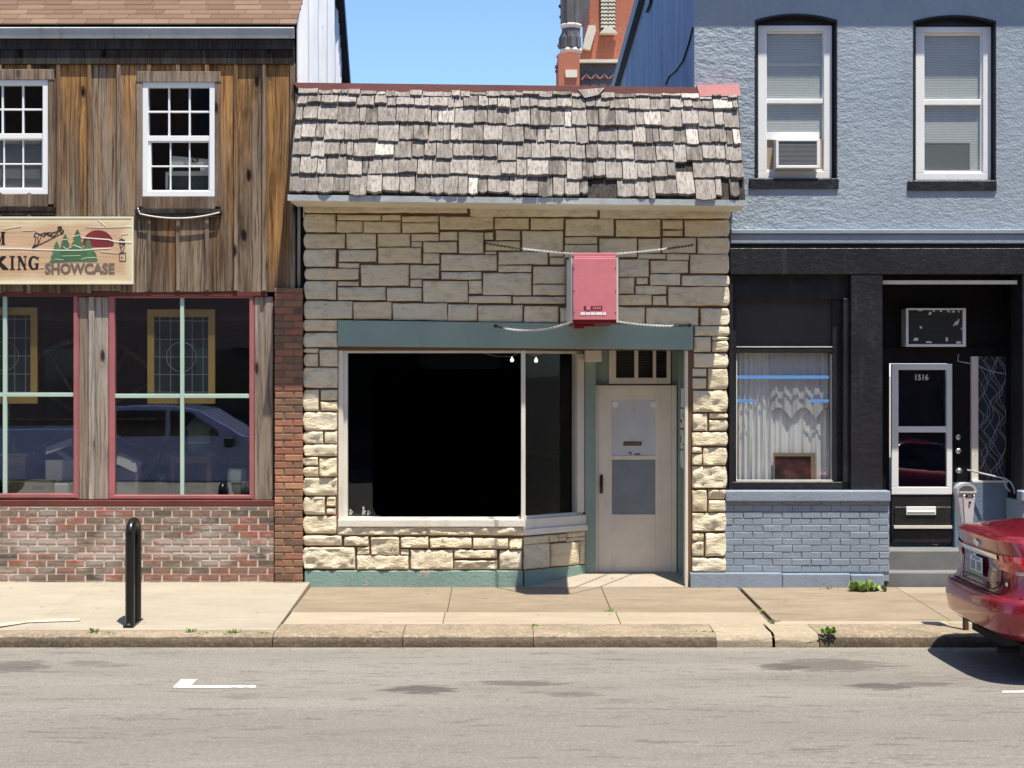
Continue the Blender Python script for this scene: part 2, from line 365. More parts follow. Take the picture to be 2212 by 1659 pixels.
def m_road():
    k = NM('worn_asphalt', .93, .2)
    x, y, z = k.sep(k.pos)
    a = k.noise(k.vm(k.pos, (1, 1.0, 1)), 48, 5, .8); b = k.noise(k.vm(k.pos, (.35, 1.6, 1)), 1, 6, .62); d = k.noise(k.vm(k.pos, (1.6, 9, 1)), 1, 6, .68)
    c = k.mix(k.step(b, .3, .7), (.175, .160, .136), (.226, .209, .179))
    track = k.m('MULTIPLY', k.step(y, -5.0, -5.5), k.step(y, -6.8, -6.2))
    c = k.mix(k.m('MULTIPLY', track, .35), c, (.140, .132, .120))
    c = k.mix(k.m('MULTIPLY', k.step(y, -6.2, -7.0), .25), c, (.165, .155, .140))
    gut = k.step(y, CURB - .22, CURB - .02)
    c = k.mix(k.m('MULTIPLY', gut, .6), c, (.28, .255, .21))
    c = k.mix(k.m('MULTIPLY', k.step(d, .595, .615), .62), c, (.095, .085, .075)); d2 = k.noise(k.vm(k.pos, (.9, 5, 1)), 2.3, 7, .72); c = k.mix(k.m('MULTIPLY', k.step(d2, .635, .665), .7), c, (.075, .068, .062))
    c = k.mix(k.m('MULTIPLY', k.step(a, .54, .72), .85), c, (.345, .325, .285)); c = k.mix(k.m('MULTIPLY', k.step(a, .48, .30), .8), c, (.10, .09, .08))
    crk = k.noise(k.vm(k.pos, (.22, .9, 1)), 1.3, 9, .62); c = k.mix(k.m('MULTIPLY', k.step(k.m('ABSOLUTE', k.m('SUBTRACT', crk, .53)), .0035, .001), .55), c, (.07, .065, .06))
    pat = k.noise(k.vm(k.pos, (.12, .5, 1)), 1.0, 4, .5); c = k.mix(k.m('MULTIPLY', k.step(pat, .54, .56), .16), c, (.12, .11, .10))
    wob = k.noise(k.vm(k.pos, (3.5, 20, 1)), 1, 8, .75)
    for u, v, ru, rv, s in ((905, 1490, 75, 8, .75), (1115, 1476, 110, 6, .6), (1690, 1441, 48, 8, .7), (1900, 1483, 60, 8, .7), (30, 1440, 75, 14, .55), (1800, 1436, 120, 14, .55), (520, 1505, 40, 6, .25), (1240, 1500, 60, 7, .4), (2000, 1478, 60, 5, .5), (190, 1432, 50, 6, .4)):
        p = G(u, v); q = G(u + ru, v); r = G(u, v + rv)
        dx = k.m('DIVIDE', k.m('SUBTRACT', x, p.x), q.x - p.x); dy = k.m('DIVIDE', k.m('SUBTRACT', y, p.y), abs(r.y - p.y))
        e = k.m('ADD', k.m('MULTIPLY', dx, dx), k.m('MULTIPLY', dy, dy))
        e = k.m('ADD', e, k.m('MULTIPLY', k.m('SUBTRACT', wob, .5), 6.5))
        c = k.mix(k.m('MULTIPLY', k.step(e, 1.0, .93), min(1, s * 1.15)), c, (.075, .066, .06))
    k.col(c); k.bump(k.m('ADD', a, k.m('MULTIPLY', k.noise(k.pos, 25, 4), .6)), .008, .8); return k.mat
M['road'] = m_road()
M['newconc'] = conc('new_concrete', (.325, .285, .22), .09, .22, 1.3, .15)
M['oldconc'] = conc('old_concrete', (.262, .208, .145), .16, .55, 1.6, .45)
M['midconc'] = conc('middle_concrete', (.335, .278, .198), .1, .35, 1.8, .3)
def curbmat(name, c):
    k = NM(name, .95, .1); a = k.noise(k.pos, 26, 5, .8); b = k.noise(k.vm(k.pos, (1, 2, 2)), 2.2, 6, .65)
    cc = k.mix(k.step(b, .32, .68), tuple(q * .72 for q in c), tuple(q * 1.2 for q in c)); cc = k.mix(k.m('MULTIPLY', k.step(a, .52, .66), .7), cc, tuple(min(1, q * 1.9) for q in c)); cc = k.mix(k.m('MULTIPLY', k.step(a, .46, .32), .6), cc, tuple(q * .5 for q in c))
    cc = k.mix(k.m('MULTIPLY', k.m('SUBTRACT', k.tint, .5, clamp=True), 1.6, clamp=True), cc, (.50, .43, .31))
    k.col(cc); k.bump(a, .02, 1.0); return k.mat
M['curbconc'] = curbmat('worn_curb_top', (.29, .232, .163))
M['curbface'] = curbmat('dark_curb_face', (.125, .098, .07))  # darker tone of the curb mix for the lower face
M['stepconc'] = conc('grey_step_concrete', (.17, .17, .165), .15, .35, 2.5, .2)
M['slate'] = conc('grey_sandstone', (.115, .108, .11), .2, .4, .8, .2)
M['palestone'] = conc('pale_limestone', (.62, .57, .46), .1, .2, .8, .1)
M['soil'] = conc('dark_joint', (.15, .118, .08), .2, .3)

# ------------------------------------------------------------------ ground
mb = MB()
ys = [30, 0, CURB + .012]
def gsheet(mb, x0, x1, y0, y1, z0, z1, t=.5, n=1):
    mb.add([(x0, y0, z0), (x1, y0, z0), (x1, y1, z1), (x0, y1, z1)], [(0, 1, 2, 3)], t)
# one sheet far out to the horizon: road profile in y, then level ground
prof = [(-900, -.4), (-60, -.25), (-13.2, -.25), (CURB - 4.5, gz(CURB - 4.5)), (CURB - .0, gz(CURB - .001)), (CURB + .02, -.20), (0, -.20), (60, -.2), (900, -.2)]
for (ya, za), (yb, zb) in zip(prof, prof[1:]): gsheet(mb, -900, 900, ya, yb, za, zb)
struct(mb, 'road', M['road'], 'worn pale grey asphalt street with dark oil spots', origin=(0, 0, 0))
def slab(mb, x0, x1, y0, y1, dz=0, t=.5, dz2=None):
    a = gz(y0) + dz; b = gz(y1) + (dz if dz2 is None else dz2)
    p = [(x0, y0, a), (x1, y0, a), (x1, y1, b), (x0, y1, b)]
    q = [(x, y, z - .12) for x, y, z in p]
    mb.add(p + q, [(0, 1, 2, 3), (0, 4, 5, 1), (1, 5, 6, 2), (2, 6, 7, 3), (3, 7, 4, 0)], t)
gap = .003
mb = MB(); gsheet(mb, -40, 40, CURB + .05, .35, gz(CURB + .05) - .035, gz(-.01) - .035); struct(mb, 'ground', M['soil'], 'dark soil under the pavement joints')
mb = MB()
xs = [-14, -10.4, -6.8, -4.45, -2.10]
for a, b in zip(xs, xs[1:]): slab(mb, a, b - .002, -.02, CURB + .33, .055, rnd.uniform(.4, .6), .012)
for a, b in zip(xs, xs[1:]): slab(mb, a, b - .002, CURB + .332, CURB + .21, .012, rnd.uniform(.4, .6), .004)
struct(mb, 'pavement', M['newconc'], 'smooth pale new concrete pavement in front of the timber building', bev=.004)
mb = MB()
for a, b in ((-2.10, -.53), (-.53, 1.12), (1.12, 2.62)):
    slab(mb, a + gap, b - gap, -.02, -1.52, .0, rnd.uniform(.42, .58))
for a, b in ((2.66, 4.38), (4.38, 7.0), (7, 12)):
    slab(mb, a + gap, b - gap, -.02, -.40, .0, rnd.uniform(.5, .7)); slab(mb, a + gap, b - gap, -.41, -1.98, .0, rnd.uniform(.42, .58))
slab(mb, .20, 2.10, .62, -.012, .085, .8, .004)
struct(mb, 'sidewalk', M['oldconc'], 'tan old concrete sidewalk with joints', bev=.004)
mb = MB()
for a, b, ya_ in ((-2.09, -.55, -1.525), (-.55, 1.16, -1.525), (1.16, 2.60, -1.525), (2.64, 4.33, -1.985), (4.33, 7, -1.985), (7, 12, -1.985)):
    slab(mb, a + gap, b - gap, ya_, -2.13, .0, rnd.uniform(.45, .6))
struct(mb, 'sidewalk', M['midconc'], 'paler strip of the old sidewalk', bev=.004)
# curb: top and rounded, chipped face
def curbpiece(mb, x0, x1, ytop, t=.5, broken=0):
    n = max(2, int((x1 - x0) / .06))
    def fn(i, j):
        x = x0 + (x1 - x0) * i
        nz = MN.noise(Vector((x * 3, j * 4, 2))) ; n2 = MN.noise(Vector((x * 14, j * 6, 5)))
        pts = [(ytop, gz(ytop) - .001), (ytop * .5 + CURB * .5, gz(CURB + .2)), (CURB + .09, gz(CURB + .1)), (CURB + .04, gz(CURB + .1) - .010), (CURB + .008, gz(CURB + .1) - .045), (CURB - .004, -.13), (CURB - .006, -.215)]
        q = j * 6; a = min(5, int(q)); f = q - a
        y = pts[a][0] * (1 - f) + pts[a + 1][0] * f; z = pts[a][1] * (1 - f) + pts[a + 1][1] * f
        w = 1 if 2 <= q <= 5 else (.25 if q > 0 else 0)
        z += w * (.006 * nz + .006 * n2 + broken * .012 * MN.noise(Vector((x * 22, j * 30, 1)))); y += w * (.008 * nz + .006 * n2 + broken * (.014 * MN.noise(Vector((x * 19, j * 26, 9))) + .012))
        return (x, y, z)
    o = len(mb.f)
    mb.grid(n, 12, fn, t)
    for i in range(o, len(mb.f)):
        j = (i - o) // n
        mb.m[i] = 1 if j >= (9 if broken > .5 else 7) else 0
mb = MB()
for a, b in ((-14, -6.0), (-6.0, -2.1)): curbpiece(mb, a + .004, b - .004, CURB + .205)
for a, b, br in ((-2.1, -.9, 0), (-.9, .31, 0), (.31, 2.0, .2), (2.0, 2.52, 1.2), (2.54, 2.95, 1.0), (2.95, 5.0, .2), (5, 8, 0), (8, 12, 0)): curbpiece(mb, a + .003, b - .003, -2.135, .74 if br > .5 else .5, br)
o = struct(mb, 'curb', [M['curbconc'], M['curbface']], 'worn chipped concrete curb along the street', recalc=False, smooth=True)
def flatpoly(pts, h=.004):
    m = MB(); P = [G(u, v) for u, v in pts]
    m.add([p + Vector((0, 0, h)) for p in P], [list(range(len(P)))]); return m
M['marking'] = paint('worn_white_road_paint', (.52, .50, .46), .8, .06, .2, .003, chips=((.3, .28, .25), 16, .56))
struct(flatpoly([(372, 1487), (391, 1468), (427, 1468), (413, 1481.5), (553, 1481.5), (553, 1486.5)]), 'road_marking', M['marking'], 'white hooked parking mark painted on the street')
struct(flatpoly([(2165, 1493), (2330, 1491), (2330, 1496), (2165, 1497.5)]), 'road_marking', M['marking'], 'short white line painted on the street near the red car')
M['yellowmark'] = paint('faded_yellow_paint', (.38, .335, .235), .8, .06, .2, .002, chips=((.5, .45, .36), 9, .5))
for pts in ([(0, 1352), (100, 1342), (175, 1341), (172, 1346), (60, 1350), (0, 1359)],):
    struct(flatpoly([(u, v) for u, v in pts], .024), 'road_marking', M['yellowmark'], 'faded yellow brush mark on the new pavement')
# ================================================================== STONE SHOP
shop = thing('stone_shop', 'small one-storey shop of rock-faced cream stone with a shake mansard roof', 'shop', (.2, 0, 0))
def conv(lst, px_, py_, s):                         # enlarged-crop coordinates -> facade pixels
    return [((px_ + a * s) * .9597, (py_ + b * s) * .9597, (px_ + c * s) * .9597, (py_ + d * s) * .9597) for a, b, c, d in lst]
SA = conv([(115,97,1468,185),(112,200,358,347),(375,205,738,248),(748,205,905,250),(368,255,585,350),(595,260,905,352),(918,215,1225,262),(918,270,1225,352),(1240,218,1688,325),
 (112,365,435,485),(452,362,700,485),(715,362,985,468),(1000,365,1225,422),(1240,345,1385,415),(1398,350,1605,525),(1000,432,1085,470),(1100,432,1380,520),(720,478,1080,608),(112,495,360,640),(388,500,700,595),(1098,530,1230,612),(1250,540,1715,672),
 (385,610,555,648),(118,655,552,748),(575,625,975,798),(990,628,1228,740),(1250,685,1588,745),(115,762,362,912),(378,765,550,800),(378,815,778,920),(792,818,1085,928),(990,750,1085,805),(1098,760,1472,935),
 (112,930,500,1078),(510,940,828,1082),(842,950,1298,1090),(1308,958,1550,1098),(105,1090,375,1180)], 660, 430, 590 / 2212)
SCc = conv([(30,110,1065,210),(1090,130,2140,225),(232,222,508,310),(525,225,790,315),(808,230,1200,365),(1222,238,1580,372),(1600,240,1760,312),(1600,325,1760,368),(1780,240,2130,372),
 (150,340,220,398),(240,325,435,400),(155,412,435,485),(455,328,785,490),(805,380,1065,432),(800,442,1068,545),(1085,390,1390,540),(1402,392,1580,505),(1600,385,1868,505),(1885,385,2130,512),(152,495,240,515),
 (262,500,660,598),(678,508,785,535),(680,545,800,600),(1400,515,1625,552),(1635,515,1810,562),(1825,520,2128,670),(1240,560,1485,700),(1505,570,1805,668),(260,610,528,662),(545,618,810,755),(545,765,810,850),
 (135,672,528,848),(1240,710,1365,838),(1390,710,1475,760),(1500,680,1742,768),(1760,690,2130,775),(1380,775,1628,842),(1648,785,2130,935),(1240,850,1508,930),(1522,858,1628,930),(20,735,125,835),(20,858,365,912),(380,865,810,918),
 (95,935,455,1070),(470,940,748,1075),(765,955,1185,1078),(1200,950,1450,1080),(1465,955,1890,1095),(1912,960,2130,1095),(1860,1105,2130,1180),(815,560,1225,700),(830,712,1225,842),(825,855,1225,935)], 1050, 430, 610 / 2212)
SD = conv([(105,185,370,300),(108,312,208,348),(108,358,208,458),(222,320,370,458),(100,472,368,635),(105,655,210,828),(232,655,365,740),(232,755,365,828),(105,840,362,988),(105,1000,248,1098),(265,1000,362,1098),(105,1110,362,1202),(100,1215,205,1280),(105,1295,205,1370),(220,1220,362,1370),(105,1385,360,1528)], 660, 700, 600 / 2212)
SE = conv([(85,206,212,320),(228,206,285,265),(228,282,285,320),(85,335,290,448),(82,465,325,528),(345,472,505,530),(525,475,712,592),(725,475,908,545),(922,478,1200,545),(1212,482,1445,550),(1455,485,1540,552),
 (80,545,415,685),(430,545,510,590),(430,600,775,690),(725,560,778,592),(792,562,1075,690),(1085,562,1370,615),(1085,632,1370,690),(1388,565,1535,690)], 660, 1050, 740 / 2212)
SF = conv([(862,25,965,115),(978,22,1065,45),(978,50,1065,115),(862,128,1062,212),(856,222,938,268),(856,282,938,345),(950,222,1062,348),(858,358,1060,490),(856,502,942,605),(958,500,1060,530),(955,540,1060,605),(852,618,1060,698),(852,708,910,742),(852,752,910,818),(918,712,1055,820),(852,830,1055,962),(852,975,940,1108),(952,975,1050,1032),(952,1042,1050,1108),(852,1120,1050,1230),(852,1245,920,1290),(852,1300,920,1382),(932,1245,1050,1385),(852,1398,1050,1482)], 1250, 750, 400 / 1106)
def stone(mb, x0, x1, z0, z1, M_=None, amp=1.0):
    j = .004
    cell = .028
    nx = max(3, int((x1 - x0) / cell)); nz = max(3, int((z1 - z0) / cell)); sd = rnd.uniform(0, 90); t = rnd.random()
    tilt = rnd.uniform(-.012, .014); kk = rnd.uniform(.7, 1.25)
    x0 -= .001; x1 += .001; z0 -= .001; z1 += .001
    fr = [0, .012 / (x1 - x0)] + [i / nx for i in range(1, nx)] + [1 - .012 / (x1 - x0), 1]
    fz = [0, .012 / (z1 - z0)] + [i / nz for i in range(1, nz)] + [1 - .012 / (z1 - z0), 1]
    fr = sorted(set(round(f, 4) for f in fr)); fz = sorted(set(round(f, 4) for f in fz))
    pts = []
    for b in fz:
        for a in fr:
            x = x0 + a * (x1 - x0); z = z0 + b * (z1 - z0)
            e = min(a * (x1 - x0), (1 - a) * (x1 - x0), b * (z1 - z0), (1 - b) * (z1 - z0))
            h = .5 + .5 * min(1, e / .014) ** .6
            q = Vector((x * 6 + sd, z * 10, sd)); 
            n1 = MN.noise(q * .8); n2 = MN.noise(q * 3.2 + Vector((3, 9, 1))); n3 = MN.voronoi(q * 1.3 + Vector((11, 2, 5)))[0][0]
            rock = .028 + kk * amp * (.012 * n1 + .010 * n2 + .030 * (.45 - n3)) + tilt * (b - .5)
            y = -.004 - h * max(.008, rock)
            jx = .006 * MN.noise(Vector((x * 9, z * 9, sd + 4))) * (a in (0, 1)); jz = .006 * MN.noise(Vector((x * 7, z * 9, sd + 8))) * (b in (0, 1))
            if x0 < -2.1 and M_ is None: jx -= .03 * math.sin(math.pi * b) ** .6 * max(0, 1 - a * 6)
            if x1 > 2.46 and M_ is None: jx += .02 * math.sin(math.pi * b) ** .6 * max(0, 1 - (1 - a) * 6)
            p = Vector((x + jx, y, z + jz)); pts.append(M_ @ p if M_ else p)
    n = len(fr); m = len(fz)
    f = [(j * n + i, j * n + i + 1, (j + 1) * n + i + 1, (j + 1) * n + i) for j in range(m - 1) for i in range(n - 1)]
    rim = [i for i in range(n)] + [j * n + n - 1 for j in range(1, m)] + [(m - 1) * n + i for i in range(n - 2, -1, -1)] + [j * n for j in range(m - 2, 0, -1)]
    o = len(pts)
    for i in rim:
        p = pts[i]; pts.append(p + ((M_.to_3x3() @ Vector((0, .05, 0))) if M_ else Vector((0, .05, 0))))
    L = len(rim); f += [(rim[i], o + i, o + (i + 1) % L, rim[(i + 1) % L]) for i in range(L)]
    mb.add(pts, f, t)
mb = MB()
for a in SA + SCc + SD + SF: stone(mb, *RC(*a), amp=.75 if a[3] < 860 else 1.1)
for a in SE: stone(mb, *RC(*a), amp=1.15)
for a in conv([(300, 405, 898, 457), (915, 405, 1548, 461)], 660, 1050, 740 / 2212): stone(mb, *RC(*a), amp=.8)
wall = mb.build('wall', M['stone'], shop, smooth=True, angle=50)
# mortar bed behind the stones: upper wall, two piers, low wall; main body of the building behind
xL, xR = W(661, 0).x, W(1566, 0).x
zt = W(0, 437).z
mb = MB()
o = RC(661, 437, 1566, 1236)
xw0 = W(731, 0).x; xd = W(1486, 0).x; zf = W(0, 757).z; zs = W(0, 1156).z
mb.box(o[0], o[1], 0.0, .12, zf, zt); mb.box(o[0], xw0, .0, .12, -.1, zf); mb.box(xd, o[1], .0, .12, -.1, zf); mb.box(xw0, W(1129.5, 0).x, .0, .12, -.1, zs - .002)
mb.build('mortar_bed', M['mortar'], shop)
mb = MB()
mb.box(o[0] + .02, 2.12, .14, 11, zf + .3, 5.2)           # body above the ceiling
mb.box(o[0] + .02, o[0] + .14, .14, 11, -.1, zf + .3); mb.box(2.10, 2.14, 1.2, 11, -.1, zf + .3); mb.box(o[0] + .14, 2.1, 10.9, 11, -.1, zf + .3)
mb.build('rear_block', M['mortarlight'], shop)
mb = MB()
mb.box(o[0] + .14, 2.1, .16, 6, zf + .28, zf + .298); mb.box(o[0] + .141, 2.099, 4.2, 4.3, 0, zf + .279); mb.box(o[0] + .141, 1.0, 1.0, 4.2, .0, .06)
mb.box(o[0] + .141, o[0] + .16, .16, 4.2, 0, zf + .279); mb.box(2.08, 2.099, 1.5, 4.2, 0, zf + .279)
for k in range(5): mb.box(-1.5 + k * .62, -1.06 + k * .62, 3.9, 4.15, .1, 1.2 + .5 * ((k * 7) % 3))
mb.build('interior', M['dark'], shop)
# fascia, base, window joinery
mb = MB(); x0, x1, z0, z1 = RC(731, 692, 1496, 752)
# the board drops slightly to the right, as the whole front does
mb.add([(x0, -.05, z0 + .02), (x1, -.05, z0 - .02), (x1, -.05, z1 - .055), (x0, -.05, z1 + .0), (x0, .12, z0 + .02), (x1, .12, z0 - .02), (x1, .12, z1 - .055), (x0, .12, z1)],
       [(0, 1, 2, 3), (4, 7, 6, 5), (0, 4, 5, 1), (1, 5, 6, 2), (2, 6, 7, 3), (3, 7, 4, 0)])
mb.build('fascia', M['teal'], shop, bev=.004)
A0 = Vector((W(1129.5, 0).x, 0, 0)); A1 = Vector((.974, .52, 0))   # canted bay
ang = math.atan2(A1.y - A0.y, A1.x - A0.x); BL = (A1 - A0).length
MA = Matrix.Translation(A0) @ Matrix.Rotation(ang, 4, 'Z')
mb = MB(); x0, x1, z0, z1 = RC(661, 1232, 1129, 1300); mb.box(x0 - .012, x1, -.03, .12, z0, z1)
mb.box(.012, BL, -.02, .12, z0, z1 - .002, M=MA)
mb.build('base', M['tealbase'], shop, bev=.012, seg=2)
mb = MB()
zz = lambda v: W(0, v, 0).z
for a, b, c, d in ((.01, zz(1230), .36, zz(1178)), (.38, zz(1230), .785, zz(1180)), (.01, zz(1176), .345, zz(1160)), (.36, zz(1176), .48, zz(1160)), (.495, zz(1176), .595, zz(1168)), (.495, zz(1166), .595, zz(1160)), (.61, zz(1178), .87, zz(1170)), (.61, zz(1168), .87, zz(1158)), (.80, zz(1230), .87, zz(1180))):
    stone(mb, a, c, b, d, MA, .5)
w2 = mb.build('bay_wall', M['stone'], shop, smooth=True, angle=50)
mb = MB(); mb.box(.0, BL, .0, .12, 0, zs - .002, M=MA); mb.build('bay_mortar', M['mortar'], w2)
mb = MB(); x0, x1, z0, z1 = RC(731, 1122, 1141, 1137)
mb.box(x0, A0.x + .005, .0, .13, zs + .0, zz(1137)); mb.box(x0, A0.x + .01, -.045, .13, zz(1137) + .001, zz(1122))
mb.box(.0, BL, -.05, .13, zs + .0, zz(1143), M=MA); mb.box(.0, BL, -.02, .13, zz(1143) + .001, zz(1122), M=MA)
mb.build('window_sill', M['oldwhite'], shop, bev=.003)
# window frames
wf = MB(); zc, zh = zz(1122), zz(751)
zh2 = zz(757)
xa = W(731, 0).x; xb = W(750, 0).x; xm = A0.x
wf.box(xa, xa + .055, .0, .12, zc, zh2); wf.box(xa + .055, xb, .025, .12, zc, zh2)
wf.box(xb, xm - .02, .02, .12, zh2 - .028, zh2); wf.box(xb, xm - .02, .03, .12, zc, zc + .025)
wf.box(xm - .02, xm + .028, -.012, .06, zc, zh2)
wf.box(.03, BL, .03, .10, zh2 - .03, zh2, M=MA); wf.box(.03, BL, .03, .10, zc, zc + .03, M=MA); wf.box(BL - .10, BL, .01, .12, zc + .03, zh2 - .03, M=MA)
win = wf.build('shop_window', M['oldwhite'], shop, bev=.003)
mb = MB(); mb.box(xb, xm - .02, .065, .072, zc + .025, zh2 - .028); mb.build('pane', M['glass'], win)
mb = MB(); mb.box(.03, BL - .10, .055, .062, zc + .03, zh2 - .03, M=MA); mb.build('pane', M['glassbay'], win)
# recessed entrance
ent = MB()
yd = .57
ent.box(2.085, 2.10, .121, yd + .2, -.05, zf + .27)                                  # right cheek
ent.box(2.04, 2.085, yd - .1, yd + .2, -.05, zf)
e0, e1, e2, e3 = RC(1264, 757, 1287, 1237, .52)
ent.box(e0, e1, .52, .72, -.02, zf + .27)                                            # post left of the door
d0 = RC(1264, 757, 1480, 838, yd)
ent.box(d0[0], RC(1316, 0, 1, 1, yd)[0], yd + .05, yd + .12, d0[2] - .03, zf + .27); ent.box(RC(1452, 0, 1, 1, yd)[0], 2.04, yd + .05, yd + .12, d0[2] - .03, zf + .27)
ent.box(RC(1452, 0, 1, 1, yd)[0] + .03, 2.04, yd + .02, yd + .12, -.02, d0[2] - .03)
ent.build('entrance_recess', M['teal'], shop)
mb = MB(); mb.box(xm + .1, 2.085, .125, yd + .6, zf + .272, zf + .29); mb.build('entrance_ceiling', M['darkwood'], shop)
mb = MB(); jx = W(1480, 0).x; mb.box(jx, W(1486, 0).x, -.01, .12, -.05, zf - .001); mb.build('corner_trim', M['cream'], shop)
# door
dr = thing('door', None, None); dr.parent = shop; dr.location = Vector((1.7, yd, 0)) - wloc(shop)
for q in ('label', 'category'):
    if q in dr: del dr[q]
D4 = lambda u0, v0, u1, v1: RC(u0, v0, u1, v1, yd)
mb = MB(); of = D4(1292, 838, 1450, 1236)
up, lo = D4(1322, 863, 1416, 984), D4(1320, 993, 1416, 1111)
mb.box(of[0], up[0], yd, yd + .04, of[2], of[3]); mb.box(up[1], of[1], yd, yd + .04, of[2], of[3])
mb.box(up[0], up[1], yd, yd + .04, up[3], of[3]); mb.box(up[0], up[1], yd, yd + .04, lo[3], up[2]); mb.box(up[0], up[1], yd, yd + .04, of[2], lo[2])
mb.build('door_leaf', M['cream'], dr, bev=.004)
mb = MB(); mb.box(of[0] - .035, of[0] - .002, yd - .02, yd + .06, of[2] - .01, of[3] + .03); mb.box(of[1] + .002, of[1] + .06, yd - .02, yd + .06, of[2] - .01, of[3] + .03); mb.box(of[0], of[1], yd - .02, yd + .06, of[3] + .002, of[3] + .03)
mb.build('door_frame', M['cream'], dr, bev=.004)
M['frost'] = paint('paper_behind_glass', (.56, .58, .58), .25, .12, .2, .001, spec=.5)
M['blindgrey'] = paint('grey_blind_behind_glass', (.20, .235, .255), .2, .15, .15, .001, spec=.5)
mb = MB(); mb.box(up[0], up[1], yd + .012, yd + .02, up[2], up[3]); mb.build('pane', M['frost'], dr, )['label'] = 'upper pane backed with white paper'
mb = MB(); mb.box(lo[0], lo[1], yd + .012, yd + .02, lo[2], lo[3]); mb.build('pane', M['blindgrey'], dr)['label'] = 'lower grey pane'
mb = MB(); h = D4(1295, 1028, 1303, 1063); mb.tube([((h[0] + h[1]) / 2, yd - .02, h[3]), ((h[0] + h[1]) / 2 - .004, yd - .05, (h[2] + h[3]) / 2), ((h[0] + h[1]) / 2, yd - .02, h[2])], [.012, .019, .012], 10)
mb.box(h[0] + .005, h[1] - .005, yd - .02, yd + .001, h[2] - .01, h[3] + .01); mb.build('handle', M['blackgloss'], dr, smooth=True, angle=40)
for u in (1329.5, 1412):
    q = W(u, 874, yd); mb = MB(); mb.lathe((q.x, yd + .012, q.z), [(.001, -.006), (.036, -.006), (.036, 0)], 20, axis='y'); mb.build('suction_cup', M['white'], dr)
mb = MB(); s4 = D4(1347, 954, 1386, 962.5); mb.box(*s4[:2], yd + .006, yd + .012, *s4[2:]); st = mb.build('sticker', M['blackgloss'], dr)
M['gold'] = plain('gold_lettering', (.55, .40, .12), .5)
textmesh('NO SOLICITING', s4[0] + .012, s4[1] - .012, s4[2] + .010, s4[3] - .010, yd + .006, .002, .01).build('lettering', M['gold'], st)
mb = MB()
q = W(1361, 979, yd); mb.tube([(q.x - .02, yd + .004, q.z + .006), (q.x + .01, yd, q.z + .008), (q.x + .02, yd + .004, q.z - .006), (q.x - .005, yd + .004, q.z - .008)], .004, 6)
q = W(1377, 981, yd); mb.box(q.x - .03, q.x + .03, yd + .002, yd + .011, q.z - .006, q.z + .004)
mb.build('latch', M['blackgloss'], dr)
# transom window over the door
tr = MB(); T4 = lambda *a: RC(*a, yd)
t0 = T4(1316, 752, 1449, 830); 
tr.box(t0[0], t0[1], yd + .02, yd + .06, T4(0, 0, 1, 824)[2] - .0, T4(0, 0, 1, 822)[2] + .03) 
zb_, zt_ = t0[2], zf + .2
for a, b in ((1316, 1331), (1371, 1379), (1411, 1417.5), (1441, 1449)):
    aa = T4(a, 0, b, 1); tr.box(aa[0], aa[1], yd + .015, yd + .06, zb_ + .045, zt_)
tr.box(t0[0], t0[1], yd + .015, yd + .06, zb_, zb_ + .045)
tw = tr.build('transom_window', M['cream'], shop)
mb = MB(); mb.box(t0[0], t0[1], yd + .045, yd + .05, zb_, zt_); mb.build('pane', M['glass'], tw)
mb = MB()
for i in range(28):
    zc_ = zb_ + .05 + i * .019
    if zc_ < zt_: mb.box(t0[0], t0[1], yd + .085, yd + .10, zc_, zc_ + .010)
mb.build('blind', plain('brown_blind', (.07, .05, .035), .7), tw)
# beige box under the fascia
mb = MB(); b4 = RC(1317 - 53, 752, 1300, 781, .30); mb.box(b4[0], b4[1], .3, .52, b4[2], zf + .05); mb.build('meter_box', M['cream'], shop, bev=.006)
# vertical house number on the right cheek of the recess
hn = MB(); hn.box(2.070, 2.0849, .20, .40, W(0, 1001, .3).z, W(0, 995, .3).z); 
MJ = Matrix.Translation((2.0849, .0, 0)) @ Matrix.Rotation(R(-90), 4, 'Z')      # local +x -> world -y, front faces -x
digs = [('1', 839, 880), ('5', 884, 925), ('2', 928, 969), ('0', 972, 1012)]
hp = None; allv = MB()
for c, va, vb in digs:
    zt1, zb1 = W(0, va, .3).z, W(0, vb, .3).z
    t = textmesh(c, -.47 if c != '1' else -.40, -.20 if c != '1' else -.28, zb1, zt1, 0, .03, .03, M=MJ); allv.add(t.v, t.f)
allv.build('house_number', M['white'], shop, recalc=True)
# ------------------------------------------------------------------ mansard roof of shakes
def tz(x): return -.012 * (x + 2.2)                         # the roof line falls a little to the right
PB = lambda x, s, off=0.0: Vector((x, -.55 + .53 * s - off * .927, 4.235 + 1.30 * s + tz(x) - off * -.0 + off * .375))
vb = [190, 206, 228.5, 267, 303, 339, 377, 418]
def s_of(v):                                                # facade pixel row -> position up the slope
    lo_, hi_ = 0, 1.05
    for _ in range(40):
        m_ = (lo_ + hi_) / 2; p = PB(-1.9, m_); vv = V0 + (HC - p.z) * S * D / (D + p.y)
        if vv > v: lo_ = m_
        else: hi_ = m_
    return lo_
xl = lambda s: -2.258 + .04 * s; xr = lambda s: 2.628 - .02 * s
mb = MB()
rows = [s_of(v) for v in vb]                               # butt positions, top to bottom
missing = [(7, 1.02, 1.22), (7, 2.40, 2.47), (7, 2.54, 2.63), (6, 1.95, 2.0)]
